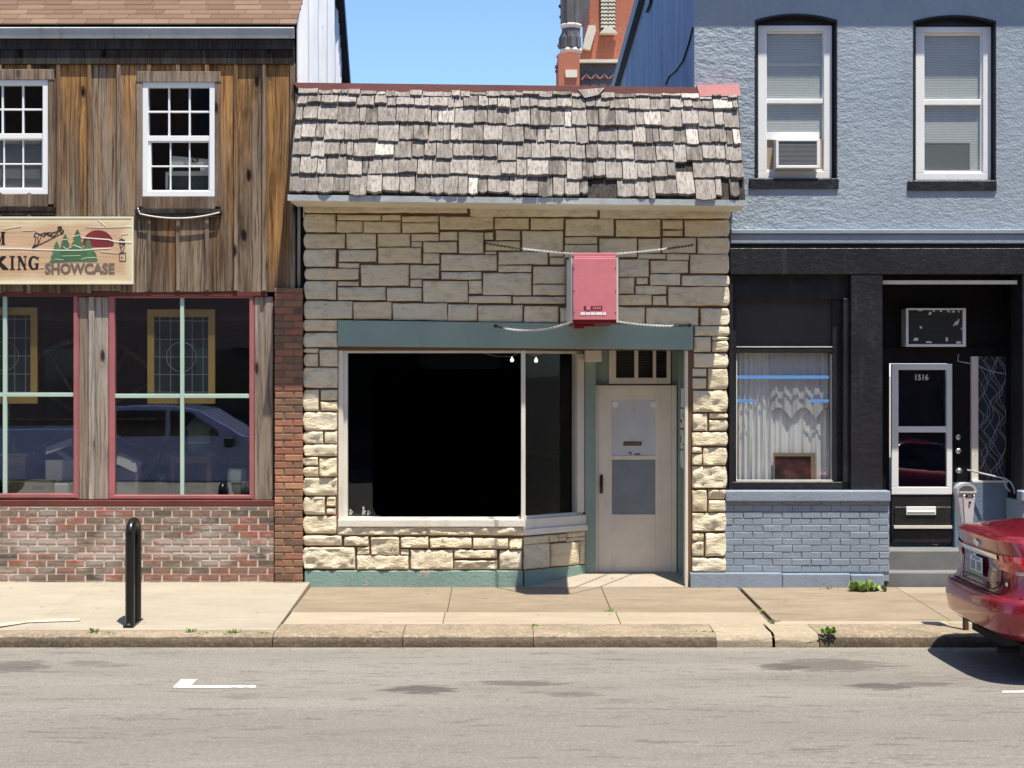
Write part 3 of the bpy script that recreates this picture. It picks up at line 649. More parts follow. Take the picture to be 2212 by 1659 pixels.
for ri in range(7, 0, -1):
    sb = rows[ri]; st_ = rows[ri - 1]; x = xl(sb)
    while x < xr(sb) - .03:
        wd = rnd.choice([.075, .10, .12, .14, .155, .17, .19, .22]) * rnd.uniform(.9, 1.1)
        if x + wd > xr(sb) - .05: wd = xr(sb) - x
        g_ = rnd.uniform(.004, .013)
        skip = any(r == ri and a < x + wd / 2 < b for r, a, b in missing)
        if not skip:
            jb = .014 * MN.noise(Vector((x * 1.1, ri * 5.3, 2))) + rnd.uniform(-.015, .012) - (.02 if rnd.random() < .08 else 0); top = min(1.0, st_ + .05 + rnd.uniform(-.004, .01))
            th = rnd.uniform(.028, .050); lift = rnd.uniform(.0, .008) + (.022 if rnd.random() < .07 else 0); sk = rnd.uniform(-.006, .006)
            t = rnd.random(); t = t * .92 if rnd.random() > .03 else rnd.uniform(.95, 1)
            n = 5; sh = [rnd.uniform(-.005, .005) for _ in range(n + 1)]; cur = rnd.uniform(-.005, .010)
            if ri == 7: sh = [q + (.012 * abs(i / n - .5) * 2) for i, q in enumerate(sh)]
            P = []
            for i in range(n + 1):
                a = i / n; xx = x + g_ / 2 + a * (wd - g_); yo = cur * (2 * a - 1) ** 2
                P += [PB(xx + sk, top, .006 + yo * .3), PB(xx + sk * .4, sb * .5 + top * .5 , .012 + th * .55 + lift * .3 + yo * .6), PB(xx, sb + jb + sh[i], .010 + th + lift + yo), PB(xx, sb + jb + sh[i] - .001, .002 + lift * .8)]
            f = []
            for i in range(n):
                for q in range(3): f.append((i * 4 + q, i * 4 + q + 1, i * 4 + 5 + q, i * 4 + 4 + q))
            f += [(0, 1, 2, 3), (n * 4, n * 4 + 3, n * 4 + 2, n * 4 + 1)]
            mb.add(P, f, t)
        x += wd
# one loose slipped shake under the flashing
for x0_, s0_, a_ in ((.86, .97, R(14)),):
    P = []
    for dx, ds, of_ in ((0, 0, .05), (.30, .02, .055), (.22, -.055, .075), (.07, -.085, .075)):
        P.append(PB(x0_ + dx, s0_ + ds, of_))
    Q = [p + Vector((0, .018, .004)) for p in P]
    mb.add(P + Q, [(0, 1, 2, 3), (7, 6, 5, 4), (0, 4, 5, 1), (1, 5, 6, 2), (2, 6, 7, 3), (3, 7, 4, 0)], .6)
roof = mb.build('roof', M['shake'], shop)
mb = MB()
for i in range(20):
    a0, a1 = xl(0) + (xr(0) - xl(0)) * i / 20, xl(0) + (xr(0) - xl(0)) * (i + 1) / 20
    mb.add([PB(a0, -.005), PB(a1, -.005), PB(a1, 1.0), PB(a0, 1.0)], [(0, 1, 2, 3)])
for xx, dx in ((xl(0), .012), (xr(0), -.012)):
    mb.add([PB(xx + dx, 0), PB(xx + dx, 1.0), Vector((xx + dx, .12, 5.53 + tz(xx))), Vector((xx + dx, .12, 4.235 + tz(xx)))], [(0, 1, 2, 3)])
mb.build('underlay', M['darkwood'], roof)
mb = MB(); a, b = xl(0) - .012, xr(0) + .02
def sbar(mb, x0, x1, ya, yb, za, zb, n=1, t=.5):
    mb.add([(x0, ya, za + tz(x0)), (x1, ya, za + tz(x1)), (x1, yb, za + tz(x1)), (x0, yb, za + tz(x0)), (x0, ya, zb + tz(x0)), (x1, ya, zb + tz(x1)), (x1, yb, zb + tz(x1)), (x0, yb, zb + tz(x0))],
           [(0, 3, 2, 1), (4, 5, 6, 7), (0, 1, 5, 4), (1, 2, 6, 5), (2, 3, 7, 6), (3, 0, 4, 7)], t)
sbar(mb, a, b, -.566, -.550, 4.198, 4.262); mb.build('drip_edge', M['galv'], roof)
mb = MB(); sbar(mb, a + .02, b - .02, -.549, .0, 4.198, 4.214); mb.build('soffit', M['cream'], roof)
M['capmetal'] = paint('red_brown_flashing', (.15, .055, .045), .45, .15, .25, .003, chips=((.33, .18, .16), 2.4, .66), metal=0)
mb = MB(); c0, c1 = W(640, 0).x, W(1507, 0).x
for x0_, x1_ in ((c0, -.9), (-.9, .62), (.62, c1)):
    z0 = 5.535; n0, n1 = tz(x0_), tz(x1_)
    mb.add([(x0_ + (.06 if x0_ == c0 else .0), -.085, z0 - .075 + n0), (x1_ - .002, -.085, z0 - .075 + n1), (x1_ - .002, -.07, z0 + .025 + n1), (x0_ - (.0 if x0_ > c0 else .03), -.07, z0 + .025 + n0), (x0_, .5, z0 + .01 + n0), (x1_, .5, z0 + .01 + n1)],
           [(0, 1, 2, 3), (3, 2, 5, 4)])
mb.build('cap_flashing', M['capmetal'], roof)
M['pinkmetal'] = paint('faded_pink_flashing', (.52, .22, .20), .5, .1, .2, .002)
mb = MB(); n0 = tz(2.2); mb.add([(c1 + .01, -.10, 5.455 + n0), (2.65, -.105, 5.46 + n0), (2.635, -.07, 5.60 + n0), (c1 - .02, -.07, 5.585 + n0), (c1, .3, 5.59 + n0), (2.63, .3, 5.60 + n0)], [(0, 1, 2, 3), (3, 2, 5, 4)]); mb.build('cap_flashing', M['pinkmetal'], roof)['label'] = 'short faded pink flashing at the right end'
mb = MB(); mb.box(xl(0) + .05, 2.12, .12, 11, 5.2, 5.50); mb.build('flat_roof', M['darkwood'], roof)
# black rounded blank added over the window glass, stands for no real part
mb = MB(); b4 = RC(805, 797, 1130, 1121, .04)
def rrect(x0, x1, z0, z1, r, n=8):
    P = []
    for cx, cz, a0 in ((x1 - r, z1 - r, 0), (x0 + r, z1 - r, 90), (x0 + r, z0 + r, 180), (x1 - r, z0 + r, 270)):
        for i in range(n + 1):
            a = R(a0 + 90 * i / n); P.append((cx + r * math.cos(a), cz + r * math.sin(a)))
    return P
mb.prism(rrect(b4[0], b4[1], b4[2] + .006, b4[3], .15), .036, .05)
tag(mb.build('window_blank', M['void']), 'added matt black blank with rounded corners covering the stone shop window', 'board')
# string of bulbs inside the window
M['bulb'] = plain('frosted_bulb', (.9, .9, .85), .4); M['bulb'].node_tree.nodes['Principled BSDF'].inputs['Emission Color'].default_value = (1, .95, .85, 1); M['bulb'].node_tree.nodes['Principled BSDF'].inputs['Emission Strength'].default_value = .8
sg = thing('string_light', 'thin wire with two round bulbs hanging inside the stone shop window', 'string light', W(1130, 757, .14))
mb = MB(); P = [W(1040, 762, .14), W(1075, 770, .14), W(1106, 770, .14), W(1128, 758, .14), W(1150, 768, .14), W(1180, 762, .14)]; mb.tube(P, .0025, 5); mb.build('wire', M['galv'], sg)
for u, v in ((1106, 778), (1158, 779)):
    q = W(u, v, .14); mb = MB(); mb.lathe((q.x, q.y, q.z), [(.002, -.022), (.016, -.016), (.022, 0), (.016, .016), (.007, .026), (.006, .04)], 12); mb.build('bulb', M['bulb'], sg, smooth=True)
# small white figurines on the window ledge
M['china'] = plain('white_china', (.75, .75, .72), .3)
mb = MB(); q = RC(752, 1120, 800, 1121, .13); mb.box(xb + .02, xm - .05, .1, .6, zc - .05, zc + .03); mb.build('display_ledge', M['dark2'], win)
for i, (u, hgt, lb) in enumerate(((757, .07, 'white china figurine nearest the left window jamb'), (785, .10, 'tallest white china figurine on the window ledge'), (796, .06, 'small white china figurine touching the black blank'))):
    q = W(u, 1114, .14); q.z = zc + .03
    mb = MB(); mb.lathe((q.x, q.y, q.z), [(.018, 0), (.022, .01), (.016, hgt * .4), (.009, hgt * .6), (.014, hgt * .75), (.011, hgt * .92), (.002, hgt)], 10)
    mb.lathe((q.x + .02, q.y, q.z + hgt * .3), [(.002, 0), (.010, .008), (.008, .02), (.002, .028)], 8)
    tag(mb.build('figurine', M['china'], smooth=True), lb, 'figurine', 'figurines in the stone shop window')
# ------------------------------------------------------------------ red projecting sign box with its guy chains
sx0, sx1 = W(1237, 0, -1.25).x, W(1333, 0, -1.25).x; sz0, sz1 = W(0, 697, -1.25).z, W(0, 546, -1.25).z
sign = thing('projecting_sign', 'faded red box sign hung out over the shop door on chains', 'sign', ((sx0 + sx1) / 2, -.6, sz0))
mb = MB(); n0 = .022
mb.box(sx0 + .004, sx1 - .004, -1.25, -1.235, sz0 + .03, sz1 - .055); mb.box(sx0 + .012, sx1 - .012, -1.245, -1.235, sz1 - .055, sz1 - .038)
mb.box(sx0, sx1, -1.235, -1.19, sz1 - .038, sz1); 
sb_ = mb.build('end_panel', M['pink'], sign, bev=.004)
mb = MB(); mb.box(sx0, sx1, -1.189, -.10, sz1 - .038, sz1); mb.build('top_panel', M['galv'], sign)
mb = MB(); mb.box(sx0 + .006, sx1 - .006, -1.236, -.1, sz0, sz0 + .03); mb.build('bottom_panel', M['deepred'], sign)
M['signface'] = paint('dirty_white_sign_face', (.62, .62, .59), .4, .08, .25, .002)
mb = MB(); mb.box(sx0 - .012, sx0 + .003, -1.225, -.12, sz0 + .012, sz1 - .045); mb.build('sign_face', M['signface'], sign)
mb = MB(); mb.box(sx1 - .003, sx1 + .014, -1.225, -.12, sz0 + .012, sz1 - .045); mb.build('sign_face', M['signface'], sign)
mb = MB(); q = W(1250, 703, -.9); mb.box(q.x - .05, q.x + .05, -1.0, -.8, sz0 - .05, sz0 - .001); mb.box(q.x - .02, q.x + .16, -.95, -.85, sz0 - .03, sz0 - .001); mb.build('bracket', M['deepred'], sign, bev=.004)
mb = MB(); mb.tube([(sx0 + .15, -.12, sz1 - .1), (sx0 + .15, .02, sz1 - .1)], .03, 10); mb.tube([(sx0 + .15, -.12, sz0 + .15), (sx0 + .15, .02, sz0 + .15)], .03, 10); mb.build('support_arm', M['deepred'], sign)
for fz in (.12, .47, .84):
    for xx in (sx0 + .015, sx1 - .015): mb = MB(); mb.lathe((xx, -1.25, sz0 + .03 + (sz1 - sz0 - .085) * fz), [(.001, -.006), (.005, -.005), (.006, 0.002)], 8, axis='y'); mb.build('screw', M['rust'], sign)
P1 = lambda u, v: W(u, v, -1.252)
a, b = P1(1261.5, 669), P1(1301, 661); mb = MB(); mb.box(a.x, b.x, -1.254, -1.249, a.z, b.z); pl = mb.build('maker_plate', M['deepred'], sign)
M['tagtext'] = plain('pale_plate_lettering', (.55, .22, .22), .6)
mm = MB()
mm.lathe(((P1(1271, 0)).x, -1.2545, P1(0, 665).z), [(.024, -.001), (.024, .0005)], 14, axis='y')
for i in range(4):
    x_ = P1(1281 + i * 4.6, 0).x; mm.box(x_, x_ + .013, -1.2555, -1.2535, P1(0, 668).z, P1(0, 662.8).z)
mm.build('emblem', M['tagtext'], pl)
mm = MB()
for u, u2 in ((1254, 1264), (1265.5, 1275), (1276, 1285), (1286.5, 1301.5), (1303, 1309)):
    mm.box(P1(u, 0).x, P1(u2, 0).x, -1.253, -1.2495, P1(0, 680.5).z, P1(0, 674.5).z)
mm.build('label_strip', M['white'], sign)
def chain(mb, a, b, sag, n=26, r=.007):
    P = []
    for i in range(n + 1):
        t = i / n; p = a.lerp(b, t); p.z -= sag * 4 * t * (1 - t); P.append(p)
    for i in range(n):
        d = P[i + 1] - P[i]; m_ = (P[i] + P[i + 1]) / 2; L = d.length * .62; d.normalize()
        s_ = Vector((0, 0, 1)) if i % 2 else Vector((0, 1, 0)); s_ = d.cross(s_).normalized(); r2 = .010
        loop = [m_ + d * (L * math.cos(t)) + s_ * (r2 * math.sin(t)) for t in [2 * math.pi * q / 8 for q in range(9)]]
        mb.tube(loop, .0042, 5, cap=False)
fl = [(Vector((sx0, -1.23, sz1 - .01)), W(1046, 525, -.02), .012, .55), (Vector((sx1, -1.23, sz1 - .01)), W(1499, 529, -.02), .008, .62), (Vector((sx0, -1.23, sz0 + .01)), W(1070, 704, -.06), .07, .9), (Vector((sx1, -1.23, sz0 + .01)), W(1490, 703, -.06), .02, .75)]
for a, b, sg_, fr in fl:
    mb = MB(); n = 46; m_ = a.lerp(b, fr)
    chain(mb, a, b, sg_, n); k_ = len(mb.f)
    for i in range(k_): mb.m[i] = 1 if i > k_ * fr else 0
    mb.lathe((b.x, b.y + .03, b.z), [(.002, -.03), (.012, -.03), (.012, -.022), (.02, -.02), (.02, .01)], 8, axis='y'); 
    for i in range(k_, len(mb.f)): mb.m[i] = 1
    mb.build('guy_chain', [M['rope'], M['rust']], sign, smooth=True)
# ================================================================== TIMBER BUILDING (left)
tim = thing('timber_building', 'two-storey brown board-and-batten building with a tan shingle roof and brick foot', 'building', (-4.5, 0, 0))
XE = W(637, 0).x; XW = -12.0                         # right corner, left end (beyond the frame)
zc4 = lambda v: W(0, v, 0).z
def sash_cells(mb, o, cols, rows, tw, yf, yb):       # muntin bars inside a glass rectangle
    for i in range(1, cols):
        x = o[0] + (o[1] - o[0]) * i / cols; mb.box(x - tw / 2, x + tw / 2, yf, yb, o[2], o[3])
    for j in range(1, rows):
        z = o[2] + (o[3] - o[2]) * j / rows
        for i in range(cols):
            a = o[0] + (o[1] - o[0]) * i / cols + (tw / 2 if i else 0); b = o[0] + (o[1] - o[0]) * (i + 1) / cols - (tw / 2 if i < cols - 1 else 0)
            mb.box(a, b, yf, yb, z - tw / 2, z + tw / 2)
WINS = [(-51, 170, 105, 420), (309, 175, 465, 425), (-411, 168, -255, 418)]
# boards with window openings: board pitch equals batten pitch
bat = [128 - 63.3 * k for k in range(1, 16)][::-1] + [128, 194, 257.5, 323, 385, 448, 510, 571, 628]
mb = MB()
zb0, zt0 = zc4(628), zc4(136)
def col_ranges(xa, xb):
    """vertical extents left free by the windows over xa..xb"""
    segs = [(zb0, zt0)]
    for w_ in WINS:
        wx0, wx1, wz0, wz1 = RC(w_[0] + 4, w_[1] + 4, w_[2] - 4, w_[3] - 3)
        if xb > wx0 and xa < wx1:
            out = []
            for a, b in segs:
                if a < wz0: out.append((a, min(b, wz0)))
                if b > wz1: out.append((max(a, wz1), b))
            segs = out
    return segs
edges = sorted(bat + [v + d for w_ in WINS for v, d in ((w_[0], 4), (w_[2], -4))])
for u0, u1 in zip(bat, bat[1:]):
    t = rnd.random(); yo = rnd.uniform(-.006, .006)
    cuts = sorted([u0, u1] + [e for w_ in WINS for e in (w_[0] + 4, w_[2] - 4) if u0 < e < u1])
    for a, b in zip(cuts, cuts[1:]):
        xa, xb_ = W(a, 0).x + .002, W(b, 0).x - .002
        for za, zb_ in col_ranges(xa, xb_): mb.box(xa, xb_, .0 + yo, .06, za - (rnd.uniform(0, .02) if za == zb0 else 0), zb_, t)
mb.build('wall', M['boards'], tim)
mb = MB()
for u in bat[:-1]:
    x = W(u, 0).x
    for za, zb_ in col_ranges(x - .02, x + .02):
        if u in (323, 385, 448) and za == zb0: zb_ = zc4(462)
        if u in (323, 385, 448) and za > zb0: za = zc4(156)
        mb.box(x - .021 + rnd.uniform(-.003, .003), x + .021, -.032, -.006, za - (.03 if za == zb0 and u < 240 else 0), zb_ - (0 if zb_ < zt0 else -.03), rnd.random())
xx0, xx1, _, _ = RC(627, 0, 637, 1); mb.box(xx0, xx1, -.03, .06, zb0, zt0, .2)
mb.build('batten', M['battens'], tim, bev=.003)
# eaves: frieze, fascia, gutter, roof
mb = MB(); mb.box(XW, XE - .005, -.036, .06, zc4(140), zc4(108.5), .2); mb.box(XW, XE - .01, -.05, .06, zc4(108), zc4(87), .8); mb.build('fascia', M['darkwood'], tim, bev=.004)
mb = MB(); g0, g1 = zc4(86), zc4(63.5)
Q = [(-.13, g0 + .012), (-.10, g0), (-.09, g0), (-.09, g1), (-.20, g1), (-.205, g1 - .012), (-.185, g0 + .055)]
Q = [(-.105, g1), (-.115, g1 - .012), (-.10, g0 + .05), (-.09, g0), (-.052, g0), (-.052, g1)]
n = len(Q); mb.add([(XW, y, z) for y, z in Q] + [(XE + .005, y, z) for y, z in Q], [list(range(n)), list(range(2 * n - 1, n - 1, -1))] + [(i, (i + 1) % n, (i + 1) % n + n, i + n) for i in range(n)])
mb.build('gutter', M['galv'], tim)
RZ0 = g1 + .03; sl_ = .78
mb = MB(); ex = .125; L = .0; k = 0; YR = 3.0
cs = 1 / math.hypot(1, sl_)
while k * ex < YR / cs:
    x = XW + rnd.uniform(0, .25); d0 = k * ex
    while x < XE + .03:
        wd = .305 * rnd.choice([1, 1, 1, 1]); x2 = min(x + wd - .004, XE + .03)
        if x2 - x > .02:
            a = d0 * cs; b = (d0 + ex + .03) * cs; t = rnd.random(); jb = rnd.uniform(-.003, .003)
            p = [(x, -.11 + a + jb, RZ0 + a * sl_ + .012), (x2, -.11 + a + jb, RZ0 + a * sl_ + .012), (x2, -.11 + b, RZ0 + b * sl_ + .004), (x, -.11 + b, RZ0 + b * sl_ + .004)]
            q = [(x_, y_, z_ - .012) for x_, y_, z_ in p]
            mb.add(p + q, [(0, 1, 2, 3), (0, 4, 5, 1), (1, 5, 6, 2), (3, 7, 4, 0)], t)
        x += wd
    k += 1
rf = mb.build('roof', M['shingle'], tim)
zR = RZ0 + (YR + .11) * sl_
mb = MB(); mb.add([(XW, -.105, RZ0 - .01), (XE + .02, -.105, RZ0 - .01), (XE + .02, YR, zR - .01), (XW, YR, zR - .01)], [(0, 1, 2, 3)]); mb.add([(XW, YR, zR), (XE + .02, YR, zR), (XE + .02, 8.5, zR - 5.5 * 1.22), (XW, 8.5, zR - 5.5 * 1.22)], [(0, 1, 2, 3)])
mb.build('roof_deck', M['darkwood'], rf)
# corrugated gable side with its dark rear rake board
M['corr'] = paint('white_corrugated_metal', (.86, .88, .88), .5, .06, .25, .002, chips=((.16, .2, .23), 5, .70), dirtc=(.25, .28, .3))
mb = MB(); n = 8 * 26
XG = XE + .012
def ztop(y): return (RZ0 + (y + .11) * sl_ - .02) if y < YR else zR - (y - YR) * 1.22 - .02
pts = []; 
for i in range(n + 1):
    y = .07 + (8.4 - .07) * i / n; ph = (y / .115) % 1
    x = XG + (.032 if ph < .2 else (.0 if ph > .30 else .032 * (1 - (ph - .2) / .1)))
    pts += [(x, y, 2.0), (x, y, max(2.05, ztop(y)))]
mb.add(pts, [(2 * i, 2 * i + 2, 2 * i + 3, 2 * i + 1) for i in range(n)])
mb.build('side_cladding', M['corr'], tim)
mb = MB(); 
for (ya, yb) in ((YR, 8.6),):
    za, zb_ = zR - .0, zR - (8.6 - YR) * 1.22
    for dx0, dx1 in ((XG - .02, XG + .12),):
        p = [(dx0, ya, za - .16), (dx1, ya, za - .16), (dx1, yb, zb_ - .16), (dx0, yb, zb_ - .16)]; q = [(x, y, z + .19) for x, y, z in p]
        mb.add(p + q, [(0, 1, 2, 3), (4, 7, 6, 5), (0, 4, 5, 1), (1, 5, 6, 2), (2, 6, 7, 3), (3, 7, 4, 0)])
mb.build('rake_board', M['black'], rf)
mb = MB(); mb.box(XW, XE - .01, .062, .30, zc4(629), zc4(620)); mb.box(XE - .14, XE, .07, 8.3, -.1, 5.2); mb.box(XW, XE - .14, 8.1, 8.3, -.1, 5.2); mb.build('rear_block', M['darkwood'], tim)
mb = MB()
mb.box(XW + .1, XE - .15, 3.9, 4.0, -.05, 5.9); mb.box(XW + .1, XE - .15, .3, 3.9, 2.95, 3.02); mb.box(XW + .1, XE - .15, .15, 3.9, .0, .05); mb.box(XE - .17, XE - .15, .10, 3.9, .05, 5.9); mb.box(XW + .1, XE - .15, .1, 3.9, 5.9, 5.95)
mb.box(XW + .1, XE - .15, 3.4, 3.86, 1.1, 1.14); mb.box(-6, -3, 3.3, 3.88, 1.7, 1.75)
mb.build('interior', M['dark2'], tim)
# upper windows
M['vinyl'] = plain('white_vinyl', (.84, .85, .83), .4, 0, .4)
def upper_window(w_, lab):
    o = RC(*w_)
    mb = MB()
    a = w_[0]
    gu = RC(a + 11.5, w_[1] + 14, a + 144, w_[1] + 118.5); gl = RC(a + 17, w_[1] + 132, a + 141, w_[1] + 236)
    full = RC(a + 11.5, w_[1] + 14, a + 144.5, w_[1] + 238)
    mb.frame(o, full, -.025, .06)
    rr = RC(a + 11.5, w_[1] + 118.5, a + 144.5, w_[1] + 130)
    mb.box(rr[0], rr[1], -.008, .05, rr[2], rr[3])
    mb.box(full[0], gl[0], .004, .05, full[2], rr[2]); mb.box(gl[1], full[1], .004, .05, full[2], rr[2])
    mb.box(gl[0], gl[1], .004, .05, full[2], full[2] + .012); mb.box(gl[0], gl[1], .004, .05, gl[3], rr[2])
    sash_cells(mb, (full[0], full[1], rr[3], full[3]), 3, 2, .020, .006, .03)
    sash_cells(mb, (gl[0], gl[1], full[2] + .012, gl[3]), 3, 2, .016, .016, .035)
    wd = mb.build('window', M['vinyl'], tim, bev=.003)
    if lab: wd['label'] = lab
    mb = MB(); mb.box(full[0], full[1], .036, .041, full[2], full[3]); mb.build('pane', M['glassb'], wd)
    mb = MB()
    h = RC(a - 12, w_[1] - 19, a + 169, w_[1] + 3.5); mb.box(h[0], h[1], -.042, .0, h[2], h[3], .7)
    l = RC(a - 13, w_[1] + 4, a - .5, w_[1] + 272); mb.box(l[0], l[1], -.035, .0, l[2], l[3], .4)
    l = RC(a + 156.5, w_[1] + 4, a + 168, w_[1] + 272); mb.box(l[0], l[1], -.035, .0, l[2], l[3], .9)
    p_ = RC(a, w_[1] + 250.5, a + 156, w_[1] + 277); mb.box(p_[0], p_[1], -.03, .0, p_[2], p_[3], .2)
    mb.build('trim', M['trimwood'], wd, bev=.003)
    mb = MB(); s_ = RC(a - 16, w_[1] + 278, a + 171, w_[1] + 287); mb.box(s_[0], s_[1], -.05, .0, s_[2], s_[3], .6); s_ = RC(a - 14, w_[1] + 287, a + 169, w_[1] + 295); mb.box(s_[0], s_[1], -.042, .0, s_[2], s_[3], .1)
    mb.build('sill', M['darkwood'], wd, bev=.003)
for i, w_ in enumerate(WINS): upper_window(w_, None)
# ground floor: beam, posts, two shop windows, sill beam
mb = MB(); b = RC(-1260, 629, 577, 640); mb.box(XW, b[1], .005, .12, b[2], b[3]); mb.box(XW, RC(0, 0, 592, 1)[1], -.02, .12, zc4(1093), zc4(1080.5)); mb.build('beam', M['redbeam'], tim, bev=.004)
def shopwin(o, i, mull, hz, lab):
    mb = MB(); O = RC(*o); I = RC(*i)
    mb.frame(O, I, .03, .12)
    mb.frame((O[0] + .012, O[1] - .012, O[2] + .012, O[3] - .012), (I[0] + .0, I[1] - .0, I[2], I[3]), .018, .03)
    w_ = mb.build('shop_window', M['redframe'], tim, bev=.004); w_['label'] = lab
    mb = MB(); m0 = RC(mull[0], 0, mull[1], 1); h0 = RC(0, hz[0], 1, hz[1])
    mb.box(m0[0], m0[1], .034, .08, I[2], I[3]); mb.box(I[0], m0[0], .037, .08, h0[2], h0[3]); mb.box(m0[1], I[1], .037, .08, h0[2], h0[3])
    mb.build('mullion', M['mint'], w_, bev=.003)
    for a, b in ((I[0], m0[0]), (m0[1], I[1])):
        for c, d in ((I[2], h0[2]), (h0[3], I[3])):
            mb = MB(); mb.box(a, b, .055, .061, c, d); mb.build('pane', M['glassr'], w_)
shopwin((-148, 630, 168, 1078), (-137, 639, 157.6, 1067), (3.5, 12), (848.5, 857), 'left shop window cut by the photo edge')
shopwin((232, 633, 548, 1080), (246, 643, 538, 1070), (387.5, 395.6), (851, 860), None)
mb = MB()
for u0, u1, v0, v1, y, t in ((168.5, 190, 641, 1079, .035, .3), (190.3, 203, 641, 1079, .012, .8), (203.3, 231.5, 641, 1079, .032, .5)):
    b = RC(u0, v0, u1, v1); mb.box(b[0], b[1], y, .12, b[2], b[3], t)
mb.build('post', M['post'], tim, bev=.004)
mb = MB(); b = RC(549, 640.5, 589, 1080); mb.box(b[0], b[1], .03, .12, b[2], b[3], .6); mb.build('post', M['post'], tim, bev=.004)
mb = MB(); b = RC(-1200, 640.5, -149, 1080); mb.box(XW, b[1], .0, .12, b[2], b[3], .6); mb.build('post', M['post'], tim)
# brick foot and brick pier
def bricks(mb, x0, x1, z0, z1, rh, bl, tf, yf=-.02, jt=.010, proud=.012, half=0, edgey=None):
    r = 0; z = z0
    while z < z1 - .02:
        zt_ = min(z + rh, z1); x = x0 - (bl / 2 if (r + half) % 2 else 0) - rnd.uniform(0, .012)
        while x < x1:
            a, b = max(x0, x + jt / 2), min(x1, x + bl - jt / 2)
            if b - a > .015:
                t = tf(x, z); y = yf - rnd.uniform(.0, .005); q = [rnd.uniform(-.003, .003) for _ in range(8)]; c = .005
                za, zb_ = z + jt / 2, zt_ - jt / 2
                P = [(a + q[0], y + c, za + q[1]), (b + q[2], y + c, za + q[3]), (b + q[4], y + c, zb_ + q[5]), (a + q[6], y + c, zb_ + q[7])]
                F = [(a + c, y, za + c), (b - c, y, za + c), (b - c, y, zb_ - c), (a + c, y, zb_ - c)]
                Bk = [(p[0], yf + proud + .02, p[2]) for p in P]
                mb.add(F + P + Bk, [(0, 1, 2, 3)] + [(i, i + 4, (i + 1) % 4 + 4, (i + 1) % 4) for i in range(4)] + [(i + 4, i + 8, (i + 1) % 4 + 8, (i + 1) % 4 + 4) for i in range(4)], t)
            x += bl
        z += rh; r += 1
mb = MB(); zt_ = zc4(1093.5)
bricks(mb, -6.6, RC(0, 0, 592.5, 1)[1], -.02, zt_, .0792, .2125, lambda x, z: rnd.random(), jt=.020, yf=-.022)
mb.build('brick_foot', M['brickold'], tim)
M['mortarpier'] = conc('dull_tan_mortar', (.26, .18, .12), .15, .4)
M['mortarold'] = conc('chalky_mortar', (.62, .53, .44), .12, .3, 3, .2)
mb = MB(); mb.box(XW, RC(0, 0, 592.5, 1)[1], -.016, .3, -.1, zt_); mb.build('mortar_bed', M['mortarold'], tim)
mb = MB(); p = RC(594.5, 622, 655, 1253); bricks(mb, p[0], p[1], -.015, p[3], .0775, .215, lambda x, z: (rnd.random() * .75 + (.25 if .8 < z < 1.7 else 0)), yf=-.05, half=1, jt=.014)
pr = mb.build('brick_pier', M['brickpier'], tim)
mb = MB(); mb.box(p[0] + .004, p[1] - .006, -.043, .4, -.1, p[3] - .003); mb.build('mortar_bed', M['mortarpier'], pr)
# downspout and black filler sheet in the slot between the two buildings
mb = MB(); q = RC(640, 620, 650, 440, .12); mb.box(XE + .03, W(653, 0).x, .10, .16, zc4(622), zc4(432)); mb.build('slot_filler', M['black'], tim)
mb = MB(); xs_ = W(645.5, 620, .05).x
mb.tube([(xs_, .05, zc4(622)), (xs_, .05, zc4(452)), (xs_ + .01, .05, zc4(440)), (xs_ + .05, .03, zc4(434))], .022, 8); mb.build('downspout', M['galv'], tim, smooth=True)
mb = MB(); mb.tube([W(650, 434, -.02), W(655, 441, -.02), W(657, 455, -.02), W(656, 470, -.01)], .008, 6); mb.build('cable', M['rope'], tim, smooth=True)
mb = MB(); pts = [W(302 + (474 - 302) * i / 20, 462 + 11 * (1 - (2 * i / 20 - 1) ** 2) - 3 * i / 20, -.062) for i in range(21)]
mb.tube(pts, .009, 6); mb.tube([pts[0], pts[0] + Vector((-.03, .03, .07))], .007, 5); tag(mb.build('rope', M['rope'], smooth=True), 'slack pale rope hanging in front of the window sill', 'rope')
# ------------------------------------------------------------------ carved shop sign
sgn = thing('shop_sign', 'carved cream wooden sign with trees, red sun and black lettering', 'sign', W(100, 613, -.12))
YS = -.058
SQ = lambda x, z: W(x * .13883, 460.7 + z * .13883, YS)
k = NM('sign_board_wood', .55, .3); g = k.noise(k.vm(k.pos, (1.2, 1, 45)), 1, 5, .7); x_, y_, z_ = k.sep(k.pos)
p0, p1 = SQ(0, 1095), SQ(2070, 60); e = k.m('MINIMUM', k.m('MINIMUM', k.m('SUBTRACT', z_, p0.z), k.m('SUBTRACT', p1.z, z_)), k.m('SUBTRACT', p1.x, x_))
c = k.mix(k.step(g, .35, .65), (.66, .48, .30), (.50, .28, .16)); nb = k.noise(k.pos, 3, 4)
c = k.mix(k.step(k.m('ADD', k.m('MULTIPLY', e, 5), k.m('MULTIPLY', nb, .9)), 1.15, .55), c, (.74, .64, .40))
k.col(c); k.bump(g, .004, .6); M['signwood'] = k.mat
M['signedge'] = plain('cream_sign_border', (.80, .74, .52), .5)
M['ltblack'] = plain('black_lettering', (.012, .009, .008), .5)
M['ltgrey'] = paint('worn_grey_lettering', (.17, .13, .10), .7, .2, .3, .002, chips=((.38, .28, .18), 30, .62))
M['sgreen'] = paint('carved_green', (.07, .165, .075), .6, .25, .2, .004, 18, chips=((.25, .40, .2), 7, .68))
M['sred'] = paint('carved_dark_red', (.20, .028, .03), .6, .2, .2, .003)
M['sline'] = plain('pale_carved_line', (.85, .80, .68), .6)
xs0 = W(-260, 0, YS).x
mb = MB(); mb.box(xs0, p1.x, YS, YS + .022, p0.z, p1.z); mb.build('board', M['signwood'], sgn, bev=.004)
